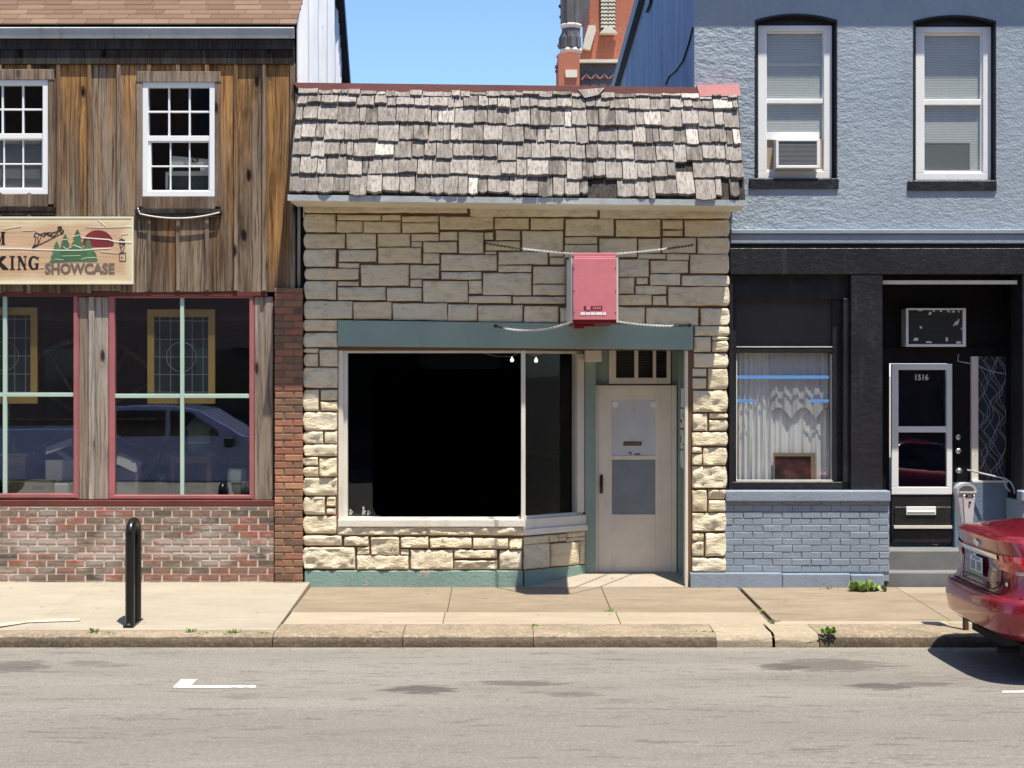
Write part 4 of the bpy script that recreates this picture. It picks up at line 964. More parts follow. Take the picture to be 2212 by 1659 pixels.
mb = MB(); mb.box(xs0, p1.x + .004, YS - .004, YS + .02, p1.z - .015, p1.z + .006); mb.box(xs0, p1.x + .004, YS - .004, YS + .02, p0.z - .006, p0.z + .022); mb.box(p1.x - .016, p1.x + .004, YS - .0035, YS + .02, p0.z + .022, p1.z - .015); mb.build('border', M['signedge'], sgn)
mb = MB(); mb.box(W(20, 0).x, W(24, 0).x, YS + .023, -.004, p0.z + .1, p1.z - .1); mb.box(W(190, 0).x, W(196, 0).x, YS + .023, -.004, p0.z + .1, p1.z - .1); mb.build('bracket', M['black'], sgn)
def poly(mb, pts, y0=-.006, y1=-.0005, t=.5):
    P = [SQ(*p) for p in pts]; mb.prism([(p.x, p.z) for p in P], YS + y0 * .3, YS - .0003, t)
def line(mb, pts, wpx=9, y0=-.008):
    for a, b in zip(pts, pts[1:]):
        d = Vector((b[0] - a[0], b[1] - a[1])); d.normalize(); nrm = Vector((-d.y, d.x)) * wpx / 2; e_ = d * wpx * .3
        poly(mb, [(a[0] - e_.x + nrm.x, a[1] - e_.y + nrm.y), (b[0] + e_.x + nrm.x, b[1] + e_.y + nrm.y), (b[0] + e_.x - nrm.x, b[1] + e_.y - nrm.y), (a[0] - e_.x - nrm.x, a[1] - e_.y - nrm.y)], y0 - rnd.uniform(0, .0012))
mb = MB()                                                     # ...KING, with slab serifs; and the end of an M above
def stem(mb, x0, x1, z0, z1, sf=22, sh=16):
    poly(mb, [(x0, z0), (x1, z0), (x1, z1), (x0, z1)]); poly(mb, [(x0 - sf, z0), (x1 + sf, z0), (x1 + sf, z0 + sh), (x0 - sf, z0 + sh)], -.0062); poly(mb, [(x0 - sf, z1 - sh), (x1 + sf, z1 - sh), (x1 + sf, z1), (x0 - sf, z1)], -.0062)
poly(mb, [(20, 665), (95, 665), (95, 682), (20, 760), (130, 862), (130, 880), (45, 880), (-25, 800), (-25, 735)])
stem(mb, -70, -30, 665, 880)
stem(mb, 172, 212, 665, 880)
stem(mb, 285, 308, 665, 880, 18); stem(mb, 385, 400, 665, 880, 16); poly(mb, [(280, 665), (320, 665), (402, 830), (402, 880), (385, 880), (300, 720)], -.0068)
arc = lambda cx, cz, rx, rz, a0, a1, n=14: [(cx + rx * math.cos(R(a0 + (a1 - a0) * i / n)), cz + rz * math.sin(R(a0 + (a1 - a0) * i / n))) for i in range(n + 1)]
oa, ia = arc(525, 772, 84, 110, -40, -300), arc(530, 772, 42, 84, -300, -40)
for i in range(14): poly(mb, [oa[i], oa[i + 1], ia[13 - i], ia[14 - i]])
poly(mb, [(540, 778), (606, 778), (606, 795), (596, 795), (596, 872), (556, 872), (556, 795), (540, 795)], -.0065); poly(mb, [(585, 672), (603, 672), (603, 735), (585, 725)], -.0065)
stem(mb, 28, 70, 288, 490, 14, 18); poly(mb, [(-60, 288), (0, 420), (30, 300), (30, 350), (5, 470), (-20, 470), (-90, 300)], -.0065)
mb.build('lettering', M['ltblack'], sgn)
a, b = SQ(700, 950), SQ(1785, 775)
textmesh('SHOWCASE', a.x, b.x, a.z, b.z, YS - .0015, .0012, .04).build('lettering', M['ltgrey'], sgn)
mb = MB()
sunp = arc(1525, 490, 245, 228, -180, 0, 20) + [(1768, 500), (1740, 520), (1660, 530), (1400, 530), (1300, 500)]; poly(mb, sunp, -.004); mb.build('painted_sun', M['sred'], sgn)
mb = MB()
def tree(mb, cx, z0, wz, tiers, t, yy):
    L_, R_ = [], []
    n = tiers; h = (wz - z0) / n
    for i in range(n):
        hw = 22 + (i + 1) * 24
        L_ += [(cx - hw, z0 + h * (i + 1) + 6), (cx - hw * .55, z0 + h * (i + 1))] if i < n - 1 else [(cx - hw, wz)]
        R_ += [(cx + hw, z0 + h * (i + 1) + 6), (cx + hw * .55, z0 + h * (i + 1))] if i < n - 1 else [(cx + hw, wz)]
    poly(mb, [(cx, z0)] + R_ + L_[::-1], yy, -.0005, t)
tree(mb, 882, 430, 760, 4, .3, -.007); tree(mb, 1015, 318, 560, 3, .5, -.008); tree(mb, 1205, 245, 560, 4, .4, -.0085); tree(mb, 1375, 400, 600, 3, .7, -.0092); tree(mb, 1390, 540, 750, 4, .7, -.0098)
poly(mb, [(860, 560), (1440, 560), (1500, 640), (1520, 745), (785, 768), (800, 690)], -.0062); mb.build('painted_trees', M['sgreen'], sgn)
mb = MB()
for pts, wd in (([(0, 548), (300, 552), (620, 565), (950, 575), (1250, 575), (1480, 555), (1715, 543)], 15), ([(1285, 378), (1500, 395), (1690, 408), (1790, 440), (2065, 455)], 17), ([(960, 415), (1050, 405)], 8), ([(1130, 365), (1240, 335)], 8), ([(1140, 490), (1280, 545)], 11), ([(985, 520), (1040, 560), (1090, 530)], 7), ([(970, 665), (1250, 660)], 6), ([(1265, 720), (1340, 690), (1510, 690)], 7), ([(860, 712), (990, 725)], 6),
                ([(1340, 215), (1600, 225), (2060, 210)], 5), ([(1520, 105), (1650, 205)], 5), ([(1840, 380), (1900, 330), (1990, 320)], 5), ([(340, 275), (560, 265)], 4), ([(60, 250), (330, 205)], 4), ([(1560, 600), (1850, 625)], 4), ([(620, 850), (690, 840)], 4)): line(mb, pts, wd, -.0112)
mb.build('carved_line', M['sline'], sgn)
mb = MB()
for pts, wd in (([(500, 545), (960, 315)], 10), ([(500, 545), (545, 480), (560, 370), (530, 350), (560, 300), (620, 330), (690, 360), (740, 300), (820, 305), (900, 280), (960, 240)], 13), ([(590, 365), (600, 470), (500, 545)], 12), ([(600, 340), (700, 300), (760, 345), (830, 365), (900, 300)], 12), ([(640, 370), (600, 470)], 9), ([(690, 330), (780, 300)], 9), ([(740, 340), (820, 330)], 8),
                ([(905, 215), (950, 210), (960, 250), (990, 280), (970, 320), (940, 280), (905, 260), (905, 215)], 16), ([(920, 220), (950, 245)], 16),
                ([(1900, 390), (1860, 420), (1860, 470), (1880, 540), (1900, 610), (1860, 620), (1860, 740), (1955, 745), (1955, 620), (1910, 610), (1940, 520), (1945, 450), (1930, 410), (1860, 415)], 8), ([(1890, 400), (1940, 470), (1890, 530)], 10), ([(1870, 470), (1940, 480)], 12), ([(1860, 625), (1955, 620)], 7), ([(1890, 680), (1905, 690)], 9)): line(mb, pts, wd, -.0105)
mb.build('carved_drawing', M['ltblack'], sgn)
# ------------------------------------------------------------------ things behind the timber building's windows
M['goldwood'] = paint('golden_oak', (.58, .39, .12), .5, .12, .2, .002)
M['leadglass'] = plain('leaded_glass', (.03, .055, .06), .15, 0, .5)
M['lead'] = plain('lead_came', (.30, .33, .33), .5)
def leaded(u0, v0, u1, v1, lab, y=.35):
    t = thing('leaded_window_panel', lab, 'glass panel', W((u0 + u1) / 2, v1, y), 'leaded panels hanging in the shop windows')
    O = RC(u0, v0, u1, v1, y); I = (O[0] + .075, O[1] - .075, O[2] + .075, O[3] - .085)
    mb = MB(); mb.frame(O, I, y, y + .035); mb.build('frame', M['goldwood'], t, bev=.004)
    mb = MB(); mb.box(I[0], I[1], y + .022, y + .03, I[2], I[3]); mb.build('pane', M['leadglass'], t)
    mb = MB(); W_, H_ = I[1] - I[0], I[3] - I[2]; yy = y + .018
    for f in (.1, .3, .7, .9):
        mb.box(I[0] + W_ * f - .004, I[0] + W_ * f + .004, yy, yy + .004, I[2], I[3])
    for f in (.06, .28, .5, .72, .95):
        mb.box(I[0], I[1], yy - .001, yy + .003, I[2] + H_ * f - .004, I[2] + H_ * f + .004)
    cc = ((I[0] + I[1]) / 2, yy - .003, I[2] + H_ * .5); mb.tube([(cc[0] + .165 * math.cos(2 * math.pi * i / 28), cc[1], cc[2] + .165 * math.sin(2 * math.pi * i / 28)) for i in range(29)], .005, 5)
    mb.build('lead_line', M['lead'], t)
    mb = MB()
    for x in (O[0] + .08, O[1] - .08): mb.tube([(x, y + .02, O[3]), (x, y + .02, 2.94)], .004, 5)
    mb.build('hanging_wire', M['rust'], t)
leaded(318, 668, 464, 872, 'gold framed leaded glass panel hung behind the right shop window', .115)
leaded(-66, 664, 80, 872, 'gold framed leaded glass panel hung behind the left shop window', .115)
ZF = .05 + zc4(1068) - .12                                # display shelf just under the glass
mb = MB(); mb.box(XW + .1, XE - .15, .13, 1.5, ZF - .05, ZF); mb.build('display_shelf', M['dark2'], tim)
def zs_(u, v, y): p = W(u, v, y); return p
M['carton'] = paint('olive_carton', (.17, .155, .10), .8, .1, .2, .002)
M['tan'] = paint('tan_carton', (.36, .27, .17), .8, .1, .2, .002)
M['crock'] = paint('pale_green_crock', (.36, .44, .37), .3, .06, .15, .001)
M['offwhite'] = paint('offwhite_plastic', (.60, .61, .56), .5, .08, .15, .001)
def itembox(name, u0, v0, u1, v1, y, dep, mat, lab, cat, floor=ZF, parts=None):
    O = RC(u0, v0, u1, v1, y); t = thing(name, lab, cat, ((O[0] + O[1]) / 2, y + dep / 2, floor))
    mb = MB(); mb.box(O[0], O[1], y, y + dep, floor, O[3]); mb.build('body', mat, t, bev=.006)
    return t, O
t, O = itembox('carton', 8, 1040, 112, 1067, .25, .3, M['carton'], 'long low olive carton on the sill of the left shop window', 'box')
mb = MB(); mb.box(O[1] - .22, O[1] - .08, .247, .252, O[3] - .09, O[3] - .045); mb.build('printed_mark', M['ltblack'], t)
mb = MB(); mb.box(O[0] + .002, O[1] - .002, .26, .54, O[3], O[3] + .006); mb.build('lid', M['carton'], t)
t, O = itembox('plant_pot', 117, 1045, 152, 1067, .22, .16, M['offwhite'], 'white pot with green sprigs at the right of the left shop window', 'pot')
M['leafin'] = paint('dull_green_leaf', (.10, .17, .05), .7, .2, .2, 0)
mb = MB()
for i in range(22):
    a = rnd.uniform(0, 6.3); l_ = rnd.uniform(.04, .12); cx, cz = (O[0] + O[1]) / 2, O[3]; mb.tube([(cx + rnd.uniform(-.05, .05), .30, cz - .01), (cx + l_ * math.cos(a), .30 + .04 * math.sin(a), cz + abs(l_ * math.sin(a)) * .7)], [.008, .002], 4)
mb.build('sprig', M['leafin'], t)
t = thing('crock', 'tall pale green stoneware crock in the corner of the right shop window', 'crock', W(512, 1069, .28)); c0 = W(512, 1069, .30); r_ = (W(534, 0, .3).x - W(489, 0, .3).x) / 2; ht = W(0, 1013, .3).z - ZF
mb = MB(); mb.lathe((c0.x, .34, ZF), [(r_ * .96, 0), (r_, .02), (r_, ht * .88), (r_ * .9, ht * .97), (r_ * .92, ht), (r_ * .8, ht), (r_ * .8, ht - .1)], 24); mb.build('body', M['crock'], t, smooth=True, angle=40)
mb = MB(); mb.lathe((c0.x, .34, ZF), [(r_ * 1.01, ht * .5), (r_ * 1.012, ht * .52), (r_ * 1.01, ht * .54)], 24); mb.build('band', M['carton'], t, smooth=True)
t, O = itembox('cabinet', 368, 985, 456, 1066, .42, .35, paint('dull_brown_cabinet', (.14, .09, .06), .7, .1, .2, .002), 'small brown cabinet with an overhanging top in the right shop window', 'cabinet')
mb = MB(); mb.box(O[0] - .06, O[1] + .05, .38, .82, O[3], O[3] + .035); mb.build('top', M['dark2'], t); mb = MB(); mb.box(O[0] + .05, O[1] - .05, .412, .42, ZF + .06, O[3] - .08); mb.build('door', M['darkwood'], t)
t = thing('lantern', 'green domed lantern on the brown cabinet', 'lantern', W(430, 985, .6)); c0 = W(430, 980, .6); ht = W(0, 898, .6).z - c0.z
M['lgreen'] = paint('old_green_metal', (.16, .23, .19), .5, .15, .2, .002)
mb = MB(); mb.lathe((c0.x, .6, c0.z - .0), [(.13, 0), (.135, .02), (.12, .04), (.125, ht * .62), (.15, ht * .66), (.14, ht * .72), (.08, ht * .9), (.02, ht), (.002, ht)], 20); mb.build('body', M['lgreen'], t, smooth=True, angle=50)
mb = MB(); mb.lathe((c0.x, .6, c0.z - .0), [(.127, ht * .28), (.131, ht * .3), (.127, ht * .32)], 20); mb.build('band', M['mint'], t)
t = thing('jar', 'small round glass jar low in the right shop window', 'jar', W(350, 1066, .6)); c0 = W(350, 1060, .6)
mb = MB(); mb.lathe((c0.x, .6, ZF), [(.05, 0), (.075, .05), (.08, .12), (.06, .18), (.045, .2), (.05, .24)], 18); mb.build('body', plain('pale_jar_glass', (.20, .21, .17), .15, 0, .6), t, smooth=True); mb = MB(); mb.lathe((c0.x, .6, ZF), [(.05, .235), (.055, .24), (.055, .262), (.002, .265)], 16); mb.build('lid', M['carton'], t)
# big wooden wheel leaning deeper in the shop, seen through both windows
t = thing('wagon_wheel', 'large wooden wagon wheel standing behind the left building windows', 'wheel', (W(190, 0, 1.7).x, 1.7, ZF)); c0 = W(190, 905, 1.7); rr_ = .98
mb = MB(); mb.tube([(c0.x + rr_ * math.cos(2 * math.pi * i / 40), 1.7, c0.z + rr_ * math.sin(2 * math.pi * i / 40)) for i in range(41)], .035, 8); mb.build('rim', M['trimwood'], t, smooth=True)
mb = MB()
for i in range(12):
    a = 2 * math.pi * i / 12; mb.tube([(c0.x + .12 * math.cos(a), 1.7, c0.z + .12 * math.sin(a)), (c0.x + rr_ * math.cos(a), 1.7, c0.z + rr_ * math.sin(a))], .02, 6)
mb.build('spoke', M['trimwood'], t, smooth=True)
mb = MB(); mb.lathe((c0.x, 1.7, c0.z), [(.002, -.15), (.08, -.14), (.13, -.05), (.13, .05), (.08, .14), (.002, .15)], 16, axis='y'); mb.build('hub', M['darkwood'], t, smooth=True)
t, O = itembox('crate', 8, 985, 55, 1067, .60, .35, M['tan'], 'tall tan crate standing at the far left of the left shop window', 'crate')
mb = MB(); mb.box(O[0] - .03, O[1] + .03, .58, .98, O[3], O[3] + .03); mb.build('lid', M['tan'], t)
# paper sheets piled on the shelf
M['paper'] = paint('dusty_paper', (.42, .41, .37), .8, .1, .2, .001)
mb = MB()
for (u, v, du, dv, a) in ((128, 965, 60, 22, -20), (140, 985, 60, 10, 35), (275, 1000, 55, 34, 25)):
    c0 = W(u, v, .45); mm_ = Matrix.Translation(c0) @ Matrix.Rotation(R(a), 4, 'Y') @ Matrix.Rotation(R(40), 4, 'X'); k_ = (D + .45) / D / S; mb.box(-du * k_ / 2, du * k_ / 2, -dv * k_ / 2, dv * k_ / 2, 0, .012, .5, mm_)
mb.box(W(100, 0, .45).x, W(165, 0, .45).x, .42, .56, ZF, W(0, 990, .45).z - .02); mb.box(W(255, 0, .45).x, W(300, 0, .45).x, .42, .56, ZF, W(0, 1010, .45).z)
tag(mb.build('paper_pile', M['paper']), 'loose stack of dusty papers and boards between the two shop windows', 'papers')
# upper floor things
t = thing('printer', 'white office printer standing behind the upper window', 'printer', W(400, 412, .5)); O = RC(368, 336, 456, 372, .14)
mb = MB(); mb.prism([(O[0] + .02, O[3]), (O[1] - .02, O[3] - .04), (O[1], O[2]), (O[0] - .02, O[2])], .14, .5); mb.build('body', M['offwhite'], t, bev=.006)
mb = MB(); mb.box(O[0] + .03, O[1] - .12, .132, .1395, O[2] + .012, O[2] + .06); mb.build('paper_slot', M['blackgloss'], t)
q = RC(415, 342, 428, 350, .14); mb = MB(); mb.box(q[0], q[1], .134, .1395, q[2], q[3]); pmk = mb.build('printed_mark', M['ltblack'], t); textmesh('hp', q[0] + .012, q[1] - .012, q[2] + .008, q[3] - .006, .134, .001, .01).build('lettering', M['offwhite'], pmk)
t = thing('filing_cabinet', 'pale green cabinet under the white printer in the upper window', 'cabinet', W(400, 470, .5)); O = RC(358, 372, 458, 470, .16)
mb = MB(); mb.box(O[0], O[1], .16, .6, O[2], O[3] - .01); mb.build('body', plain('drab_green_metal', (.045, .065, .06), .6), t); mb = MB(); mb.frame(O, (O[0] + .03, O[1] - .03, O[2] + .03, O[3] - .04), .145, .16); mb.build('frame', M['offwhite'], t)
M['screen'] = plain('grey_window_screen', (.20, .21, .21), .8)
mb = MB(); O = RC(-36, 300, 92, 408, .10); mb.box(O[0], O[1], .075, .08, O[2], O[3]); tag(mb.build('insect_screen', M['screen']), 'grey screen behind the lower half of the left upper window', 'screen')
# ================================================================== BLUE BUILDING (right)
blu = thing('blue_building', 'tall blue stuccoed building with black arched windows and a black storefront', 'building', (6, .15, 0))
YB = .15
B4 = lambda u0, v0, u1, v1, y=YB: RC(u0, v0, u1, v1, y)
XB0, XB1 = W(1500, 0, YB).x, 14.0
ZTOP = 8.45
wz0 = W(0, 529, YB).z
OPEN = [(1634, 47.5, 1805, 385, 33.5), (1976, 49.5, 2148, 389, 36.5), (2320, 51, 2490, 392, 38)]
# facade with arched openings: columns of quads between opening edges, arch by short facets
mb = MB()
def fac(x0, x1, z0, z1):
    n = max(1, int((x1 - x0) / .5)); m_ = max(1, int((z1 - z0) / .5))
    mb.grid(n, m_, lambda a, b: (x0 + a * (x1 - x0), YB, z0 + b * (z1 - z0)))
cx = XB0
for (u0, vs, u1, vb_, va) in OPEN:
    x0, x1, zb_, zs_1 = B4(u0, vs, u1, vb_); za = W(0, va, YB).z
    fac(cx, x0, wz0, ZTOP); fac(x0, x1, wz0, zb_)
    N = 14; A = [(x0 + (x1 - x0) * i / N, zs_1 + (za - zs_1) * (1 - (2 * i / N - 1) ** 2)) for i in range(N + 1)]
    for (xa, z_a), (xb_, z_b) in zip(A, A[1:]):
        mb.add([(xa, YB, z_a), (xb_, YB, z_b), (xb_, YB, ZTOP), (xa, YB, ZTOP)], [(0, 1, 2, 3)])
    cx = x1
fac(cx, XB1, wz0, ZTOP)
mb.build('wall', M['stucco'], blu, recalc=False)
mb = MB()                                                     # black reveals
for (u0, vs, u1, vb_, va) in OPEN:
    x0, x1, zb_, zs_1 = B4(u0, vs, u1, vb_); za = W(0, va, YB).z
    N = 14; A = [(x0, zb_)] + [(x0 + (x1 - x0) * i / N, zs_1 + (za - zs_1) * (1 - (2 * i / N - 1) ** 2)) for i in range(N + 1)] + [(x1, zb_)]
    for (xa, z_a), (xb_, z_b) in zip(A, A[1:]):
        mb.add([(xa, YB - .004, z_a), (xb_, YB - .004, z_b), (xb_, YB + .34, z_b), (xa, YB + .34, z_a)], [(0, 1, 2, 3)])
    mb.prism(A, YB + .31, YB + .33)
    i_ = OPEN.index((u0, vs, u1, vb_, va)); fr_ = ((1637.5, 55, 1797, 385), (1978, 58, 2141, 389), (2324, 60, 2480, 392))[i_]; F_ = B4(*fr_, YB + .075)
    mb.box(x0, F_[0] + .01, YB + .08, YB + .16, zb_, F_[3]); mb.box(F_[1] - .01, x1, YB + .08, YB + .16, zb_, F_[3]); mb.prism([(x0, F_[3]), (x0, zs_1)] + A[2:-2] + [(x1, zs_1), (x1, F_[3])], YB + .0805, YB + .16)
    c_ = (x0 + x1) / 2                                        # painted black brick edge round the opening
    o_ = [((x - c_) * 1.0 + c_ + (.018 if x > c_ else -.018) * (1 if i in (0, 1, N + 1, N + 2) else abs(2 * (i - 1) / N - 1)), z + (.02 if 0 < i < N + 2 else 0)) for i, (x, z) in enumerate(A)]
    for i in range(len(A) - 1): mb.prism([A[i], A[i + 1], o_[i + 1], o_[i]], YB - .006, YB + .01)
mb.build('window_reveal', M['black'], blu)
M['blind'] = paint('pale_grey_blind', (.80, .81, .77), .6, .04, .1, 0)
M['shade'] = paint('roller_shade', (.52, .53, .50), .7, .05, .1, 0)
def sash(fr, gu, gl, sill, variant, lab):
    F4, U4, L4 = B4(*fr, YB + .075), B4(*gu, YB + .1), B4(*gl, YB + .1)
    mb = MB(); F5 = (F4[0], F4[1], F4[2], F4[3]); full = (F4[0] + .10, F4[1] - .09, F4[2] + .08, F4[3] - .06)
    mb.frame(F5, full, YB + .075, YB + .17)
    mb.frame((full[0], full[1], full[2], full[3]), (U4[0], U4[1], L4[2], U4[3]), YB + .10, YB + .17)
    mb.box(U4[0], U4[1], YB + .088, YB + .17, L4[3], U4[2])
    wd = mb.build('window', M['white'], blu, bev=.004); wd['label'] = lab
    for q in (U4, L4):
        mb = MB(); mb.box(q[0], q[1], YB + .125, YB + .13, q[2], q[3]); mb.build('pane', M['glassb'], wd)
    mb = MB(); z = L4[2] + .01
    while z < U4[3] - .01:
        d = .006 + .003 * MN.noise(Vector((0, 1, z * 5))); sg_ = MN.noise(Vector((3 + variant, 1, z * 2.3))) * .006
        mb.add([(U4[0], YB + .136, z + sg_), (U4[1], YB + .136, z - sg_), (U4[1], YB + .136 + d * .55, z + .017 - sg_), (U4[0], YB + .136 + d * .55, z + .017 + sg_)], [(0, 1, 2, 3)], rnd.random())
        z += .0185
    mb.build('blind', M['blind'], wd)
    mb = MB(); s4 = B4(*sill); mb.box(s4[0], s4[1], YB - .022, YB + .074, s4[2], s4[3]); mb.build('sill', M['black'], wd, bev=.006)
    return wd, U4, L4
w1, U1, L1 = sash((1637.5, 55, 1797, 385), (1650, 72, 1777, 214), (1650, 223.5, 1777, 366), (1618, 386, 1811, 408), 0, 'left blue wall window holding the air conditioner')
w2_, U2, L2 = sash((1978, 58, 2141, 389), (1992, 76, 2118, 215), (1992, 227, 2117, 369), (1960, 391, 2152, 412), 5, 'right blue wall window with crooked blinds')
mb = MB(); q = B4(1994, 308, 2095, 369, YB + .13); 
mb.frame(q, (q[0] + .02, q[1] - .02, q[2] + .001, q[3] - .02), YB + .1305, YB + .1345); mb.box(q[0] + .02, q[1] - .02, YB + .132, YB + .1355, q[2] + .001, q[3] - .02)
tag(mb.build('cardboard_panel', plain('grey_green_panel', (.25, .27, .25), .6), w2_), 'grey panel framed in white at the foot of the window')
mb = MB(); q = B4(1652, 136, 1774, 143, YB + .13); mb.box(q[0], q[1], YB + .1305, YB + .1355, q[2], q[3]); mb.build('blind_rail', M['white'], w1)
# ledge over the storefront, parapet cornice, side wall
mb = MB(); l0 = B4(1575, 497, 1600, 527)
mb.box(l0[0] + .0, XB1, YB - .07, YB + .1, l0[2], l0[3] - .05); mb.box(l0[0], XB1, YB - .09, YB + .1, l0[3] - .05, l0[3]); mb.build('ledge', M['bluepaint'], blu, bev=.008)
mb = MB(); mb.box(XB0 - .05, XB1, YB - .34, YB + .1, 7.55, 8.0); mb.box(XB0 - .1, XB1, YB - .42, YB + .1, 8.0, 8.45); mb.build('cornice', M['bluepaint'], blu)
mb = MB()
def zside(y): return 8.49 - .081 * y
mb.grid(30, 14, lambda a, b: (XB0, YB + a * 26, 2.0 + b * (zside(YB + a * 26) - 2.0)))
mb.build('side_wall', M['blueside'], blu, recalc=False)
mb = MB()
for ya, yb in ((YB + .1, 26),):
    za, zb_ = zside(ya), zside(yb); p = [(XB0 - .10, ya, za - .10), (XB0 + .3, ya, za - .10), (XB0 + .3, yb, zb_ - .10), (XB0 - .10, yb, zb_ - .10)]; q = [(x, y, z + .22) for x, y, z in p]
    mb.add(p + q, [(0, 1, 2, 3), (4, 7, 6, 5), (0, 4, 5, 1), (1, 5, 6, 2), (2, 6, 7, 3), (3, 7, 4, 0)])
mb.add([(XB0 + .3, YB + .1, zside(.2)), (XB1, YB + .1, zside(.2)), (XB1, 26, zside(26)), (XB0 + .3, 26, zside(26))], [(0, 1, 2, 3)])
mb.build('roof_edge', M['black'], blu)
mb = MB(); x = XB0 - .02
def sidept(u, v):                                             # a pixel on the side wall -> depth on that wall
    y = XB0 * S * D / (u - U0) - D; k_ = (D + y) / D / S; return Vector((XB0, y, HC - (v - V0) * k_))
q0, q1 = sidept(1401, -12), sidept(1410, 36); mb.box(x - .03, x + .019, q1.y, q0.y, q1.z + .2, q0.z + .4); mb.build('side_vent', M['black'], blu)
mb = MB(); P = [sidept(1499, 60 + i * 0), sidept(1490, 95), sidept(1478, 130), sidept(1462, 152), sidept(1448, 163), sidept(1440, 182)]; mb.tube([p + Vector((-.015, 0, 0)) for p in P], .012, 5); mb.build('cable', M['black'], blu)
mb = MB(); mb.box(2.2, l0[0] - .004, YB + .001, YB + .3, -.1, wz0 + .0); mb.build('gap_filler', M['black'], blu)  # black filler box added to stop sky showing through the gap
# storefront: black sign band, pier, window, recess
mb = MB(); b_ = B4(1575, 537, 1600, 593)
mb.box(b_[0], XB1, YB - .06, YB + .1, b_[2], b_[3]); mb.box(b_[0], XB1, YB - .02, YB + .1, b_[3] + .002, l0[2] - .002)
mb.build('sign_band', M['black'], blu, bev=.006)
p_ = B4(1836, 593, 1903.5, 1061)
mb = MB(); mb.box(p_[0], p_[1], YB - .055, YB + .3, p_[2], p_[3] - .002); mb.build('pier', M['black'], blu, bev=.006)
mb = MB()
q = B4(1574, 593, 1582, 1061); mb.box(q[0], q[1], YB - .03, YB + .3, q[2], q[3] - .002)
i0 = B4(1590, 646, 1797, 1040, YB + .12); f0 = (q[1], p_[0], q[2], q[3] - .002)
mb.box(f0[0], f0[1], YB + .06, YB + .25, i0[3], f0[3]); mb.box(f0[0], f0[1], YB + .02, YB + .25, f0[2], i0[2])
mb.box(f0[0], i0[0], YB + .10, YB + .25, i0[2], i0[3]); mb.box(i0[1], i0[1] + .10, YB + .09, YB + .25, i0[2], i0[3]); mb.box(i0[1] + .10, p_[0] - .002, YB + .0, YB + .25, i0[2], i0[3])
t0 = B4(1590, 748, 1797, 761, YB + .12); mb.box(i0[0], i0[1], YB + .10, YB + .25, t0[2], t0[3])
sw = mb.build('storefront_window', M['black'], blu, bev=.003)
mb = MB(); mb.box(i0[0], i0[1], YB + .15, YB + .155, i0[2], t0[2]); mb.build('pane', M['glassb'], sw)
mb = MB(); mb.box(i0[0], i0[1], YB + .15, YB + .155, t0[3], i0[3]); mb.build('pane', paint('dark_grey_transom', (.055, .052, .05), .35, .1, .1, 0), sw)
mb = MB(); mb.box(i0[0], i0[1], YB + .095, YB + .099, t0[3] - .012, t0[3] - .002); mb.box(i0[0], i0[1], YB + .09, YB + .13, i0[2], i0[2] + .018); mb.box(i0[0], i0[0] + .014, YB + .125, YB + .14, i0[2] + .02, t0[2] - .02); mb.box(i0[1] - .012, i0[1], YB + .125, YB + .14, i0[2] + .02, t0[2] - .02); mb.build('edge_strip', M['oldwhite'], sw)
M['tape'] = plain('blue_masking_tape', (.10, .28, .62), .6)
T = MB()
for a in ((1590, 811, 1793, 818), (1590, 862.5, 1630, 869), (1750, 862.5, 1793, 869)):
    q = B4(*a, YB + .14); T.box(q[0], q[1], YB + .144, YB + .149, q[2], q[3])
T.build('masking_tape', M['tape'], sw)
# curtains
M['curtain'] = paint('sheer_grey_curtain', (.62, .62, .64), .8, .08, .1, 0)
M['curtain2'] = paint('white_lace_curtain', (.86, .85, .84), .8, .06, .1, 0)
def drape(name, u0, u1, v0, v1, y, amp, fq, mat, lab, sc=0, ph=0):
    O = B4(u0, v0, u1, v1, y); mb = MB()
    def fn(a, b):
        x = O[0] + a * (O[1] - O[0]); zb_ = O[2] + (sc * abs(math.sin(a * math.pi * 2.5 + .5)) if sc else 0)
        z = O[3] + (zb_ - O[3]) * b
        f = math.sin(a * fq + ph + 1.2 * math.sin(b * 2 + a * 3)) + .5 * math.sin(a * fq * 2.3 + 1 + b)
        return (x, y + amp * f * (.4 + .6 * b) + amp, z)
    mb.grid(90, 30, fn); o = mb.build(name, mat, smooth=True, recalc=False); tag(o, lab, 'curtain', 'curtains in the storefront window'); return o
drape('curtain', 1588, 1676, 762, 1042, YB + .22, .022, 42, M['curtain2'], 'long white lace curtain on the left of the storefront window')
drape('curtain', 1664, 1798, 762, 905, YB + .20, .010, 40, M['curtain'], 'short grey valance with scalloped hem in the storefront window', sc=.13)
drape('curtain', 1664, 1798, 800, 1042, YB + .235, .013, 38, M['curtain2'], 'pale pleated curtain hanging behind the scalloped valance', ph=2)
mb = MB(); q = B4(1582, 640, 1840, 1060, YB + .6); mb.box(q[0], q[1], YB + .55, YB + .6, q[2], q[3]); mb.build('interior', M['dark2'], blu)
pf = thing('picture_frame', 'dark picture in a thin wooden frame leaning in the storefront window', 'picture', W(1716, 1037, YB + .18)); q = B4(1671, 978, 1761, 1038, YB + .18)
mb = MB(); mb.frame(q, (q[0] + .012, q[1] - .05, q[2] + .004, q[3] - .04), YB + .17, YB + .195); mb.build('frame', M['tan'], pf)
k = NM('dark_painting', .3, .5); k.col(k.mix(k.step(k.noise(k.vm(k.pos, (1, 1, 1)), 5, 4), .4, .65), (.03, .025, .022), (.14, .05, .05))); mb = MB(); mb.box(q[0] + .012, q[1] - .05, YB + .18, YB + .19, q[2] + .004, q[3] - .04); mb.build('canvas', k.mat, pf)
